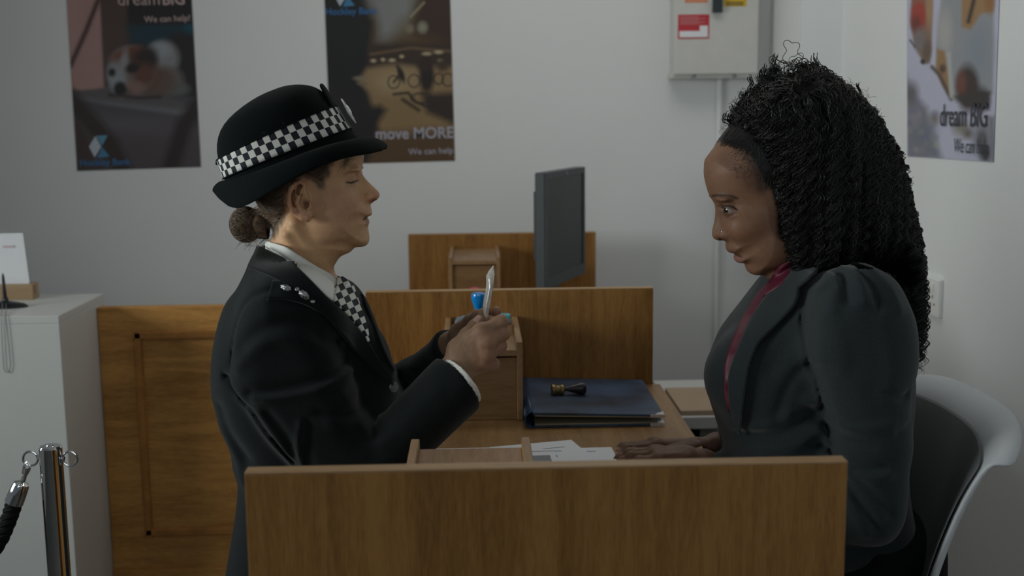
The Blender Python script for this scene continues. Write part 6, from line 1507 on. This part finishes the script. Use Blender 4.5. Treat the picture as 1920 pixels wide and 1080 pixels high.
    # frizz: fine flyaway hairs around the outline
    K2, T2 = 520, 26; idx = rng.integers(0, len(pl), K2); e0 = pl[idx]; tang = np.roll(pl, -1, 0)[idx] - e0; tang /= np.linalg.norm(tang, axis=1, keepdims=True) + 1e-9; nrm = np.stack([lk(gx, e0), lk(gz, e0)], -1)
    keep = ~((e0[:, 0] < X([(1470, 400)])[0][0]) & (e0[:, 1] < X([(1400, 250)])[0][1])); e0, tang, nrm = e0[keep], tang[keep], nrm[keep]; K2 = len(e0)
    t = np.linspace(0, 1, T2)[None, :, None]; L_ = (.012 + .022 * rng.random(K2))[:, None, None]; sg = np.where(rng.random(K2) < .5, 1, -1)[:, None, None]
    dr = nrm * (.15 + .6 * rng.random((K2, 1))) + tang * sg[:, 0] * .8 + np.array([0, -.15]); q = e0[:, None] - nrm[:, None] * .004 + dr[:, None] * L_ * t
    wv = np.sin(t[..., 0] * L_[..., 0] / .0022 + rng.random((K2, 1)) * 6.28)[..., None] * .0018
    q = q + wv * nrm[:, None]; yv = (rng.random((K2, 1)) - .5) * .06 + .002 * np.cos(t[..., 0] * L_[..., 0] / .0022)
    Vs, Fs = tubes(np.stack([q[..., 0], YC + yv, q[..., 1]], -1), np.full((K2, T2), .00028), 3); parts.append((Vs, Fs, np.tile(base * 1.2, (len(Vs), 1))))
    # slicked strands from the forehead
    K3, T3 = 900, 20; a = resample(X([(1345, 269), (1358, 268), (1376, 272), (1396, 280), (1411, 294), (1424, 322), (1436, 350)], .045), 200)[rng.integers(0, 200, K3)] + rng.normal(size=(K3, 2)) * .0034; b = X([(1440, 190)])[0] + rng.normal(size=(K3, 2)) * .014; t = np.linspace(0, 1, T3)[None, :, None]
    q = a[:, None] * (1 - t) + b[:, None] * t + np.stack([0 * t[..., 0], .004 * np.sin(3.14 * t[..., 0])], -1)
    ys2 = np.where(sh.F < 0, sh.ax[1][None, :, None], 0).max(1); i = np.clip(((q[..., 0] - sh.ax[0][0]) / sh.h).astype(int), 0, ys2.shape[0] - 1); j = np.clip(((q[..., 1] - sh.ax[2][0]) / sh.h).astype(int), 0, ys2.shape[1] - 1)
    okk = ys2[i, j][:, :6].min(1) > .003; q = q[okk]; i = i[okk]; j = j[okk]; K3 = len(q)
    yy = ys2[i, j]; yy = np.stack([np.convolve(np.pad(r, 2, 'edge'), np.ones(5) / 5, 'valid') for r in yy]) + .0008; sd_ = np.where(rng.random((K3, 1)) < .7, -1, 1)
    Vs, Fs = tubes(np.stack([q[..., 0], YC + sd_ * yy, q[..., 1]], -1), np.full((K3, T3), .0008) * (.3 + .7 * np.sin(3.14 * np.clip(t[..., 0], .03, 1))), 3); parts.append((Vs, Fs, np.tile(base * 1.8, (len(Vs), 1))))
    P4 = []
    for k in range(60):
        x0, y0 = 1368 + rng.random() * 48, 276 + rng.random() * 56; y0 = max(y0, 272 + (x0 - 1362) * .35); tt = np.linspace(0, 1, 12); r_ = 3 + 4 * rng.random(); a0 = rng.random() * 6.28
        P4.append(CH.hit([(x0 + r_ * cos(a0 + 3 * t) + 5 * t, y0 + r_ * sin(a0 + 3 * t) * .8 - 3 * t) for t in tt], .0005, fallback=YC - .04))
    Vs, Fs = tubes(P4, np.full((len(P4), 12), .00016), 3); parts.append((Vs, Fs, np.tile(base * 2.5, (len(Vs), 1))))
    n = 0; Fl = []
    for q in parts: Fl.append(q[1] + n if q[1].shape[1] == 4 else q[1]); n += len(q[0])
    return mesh_obj('hair', np.concatenate([q[0] for q in parts]), np.concatenate(Fl), [M['hair_dull'], M['hair']], body, cols=np.concatenate([q[2] for q in parts]), mi=np.concatenate([np.full(len(q[1]), 0 if k == 0 else 1) for k, q in enumerate(parts)]))
clerk_hair(clerk_body)
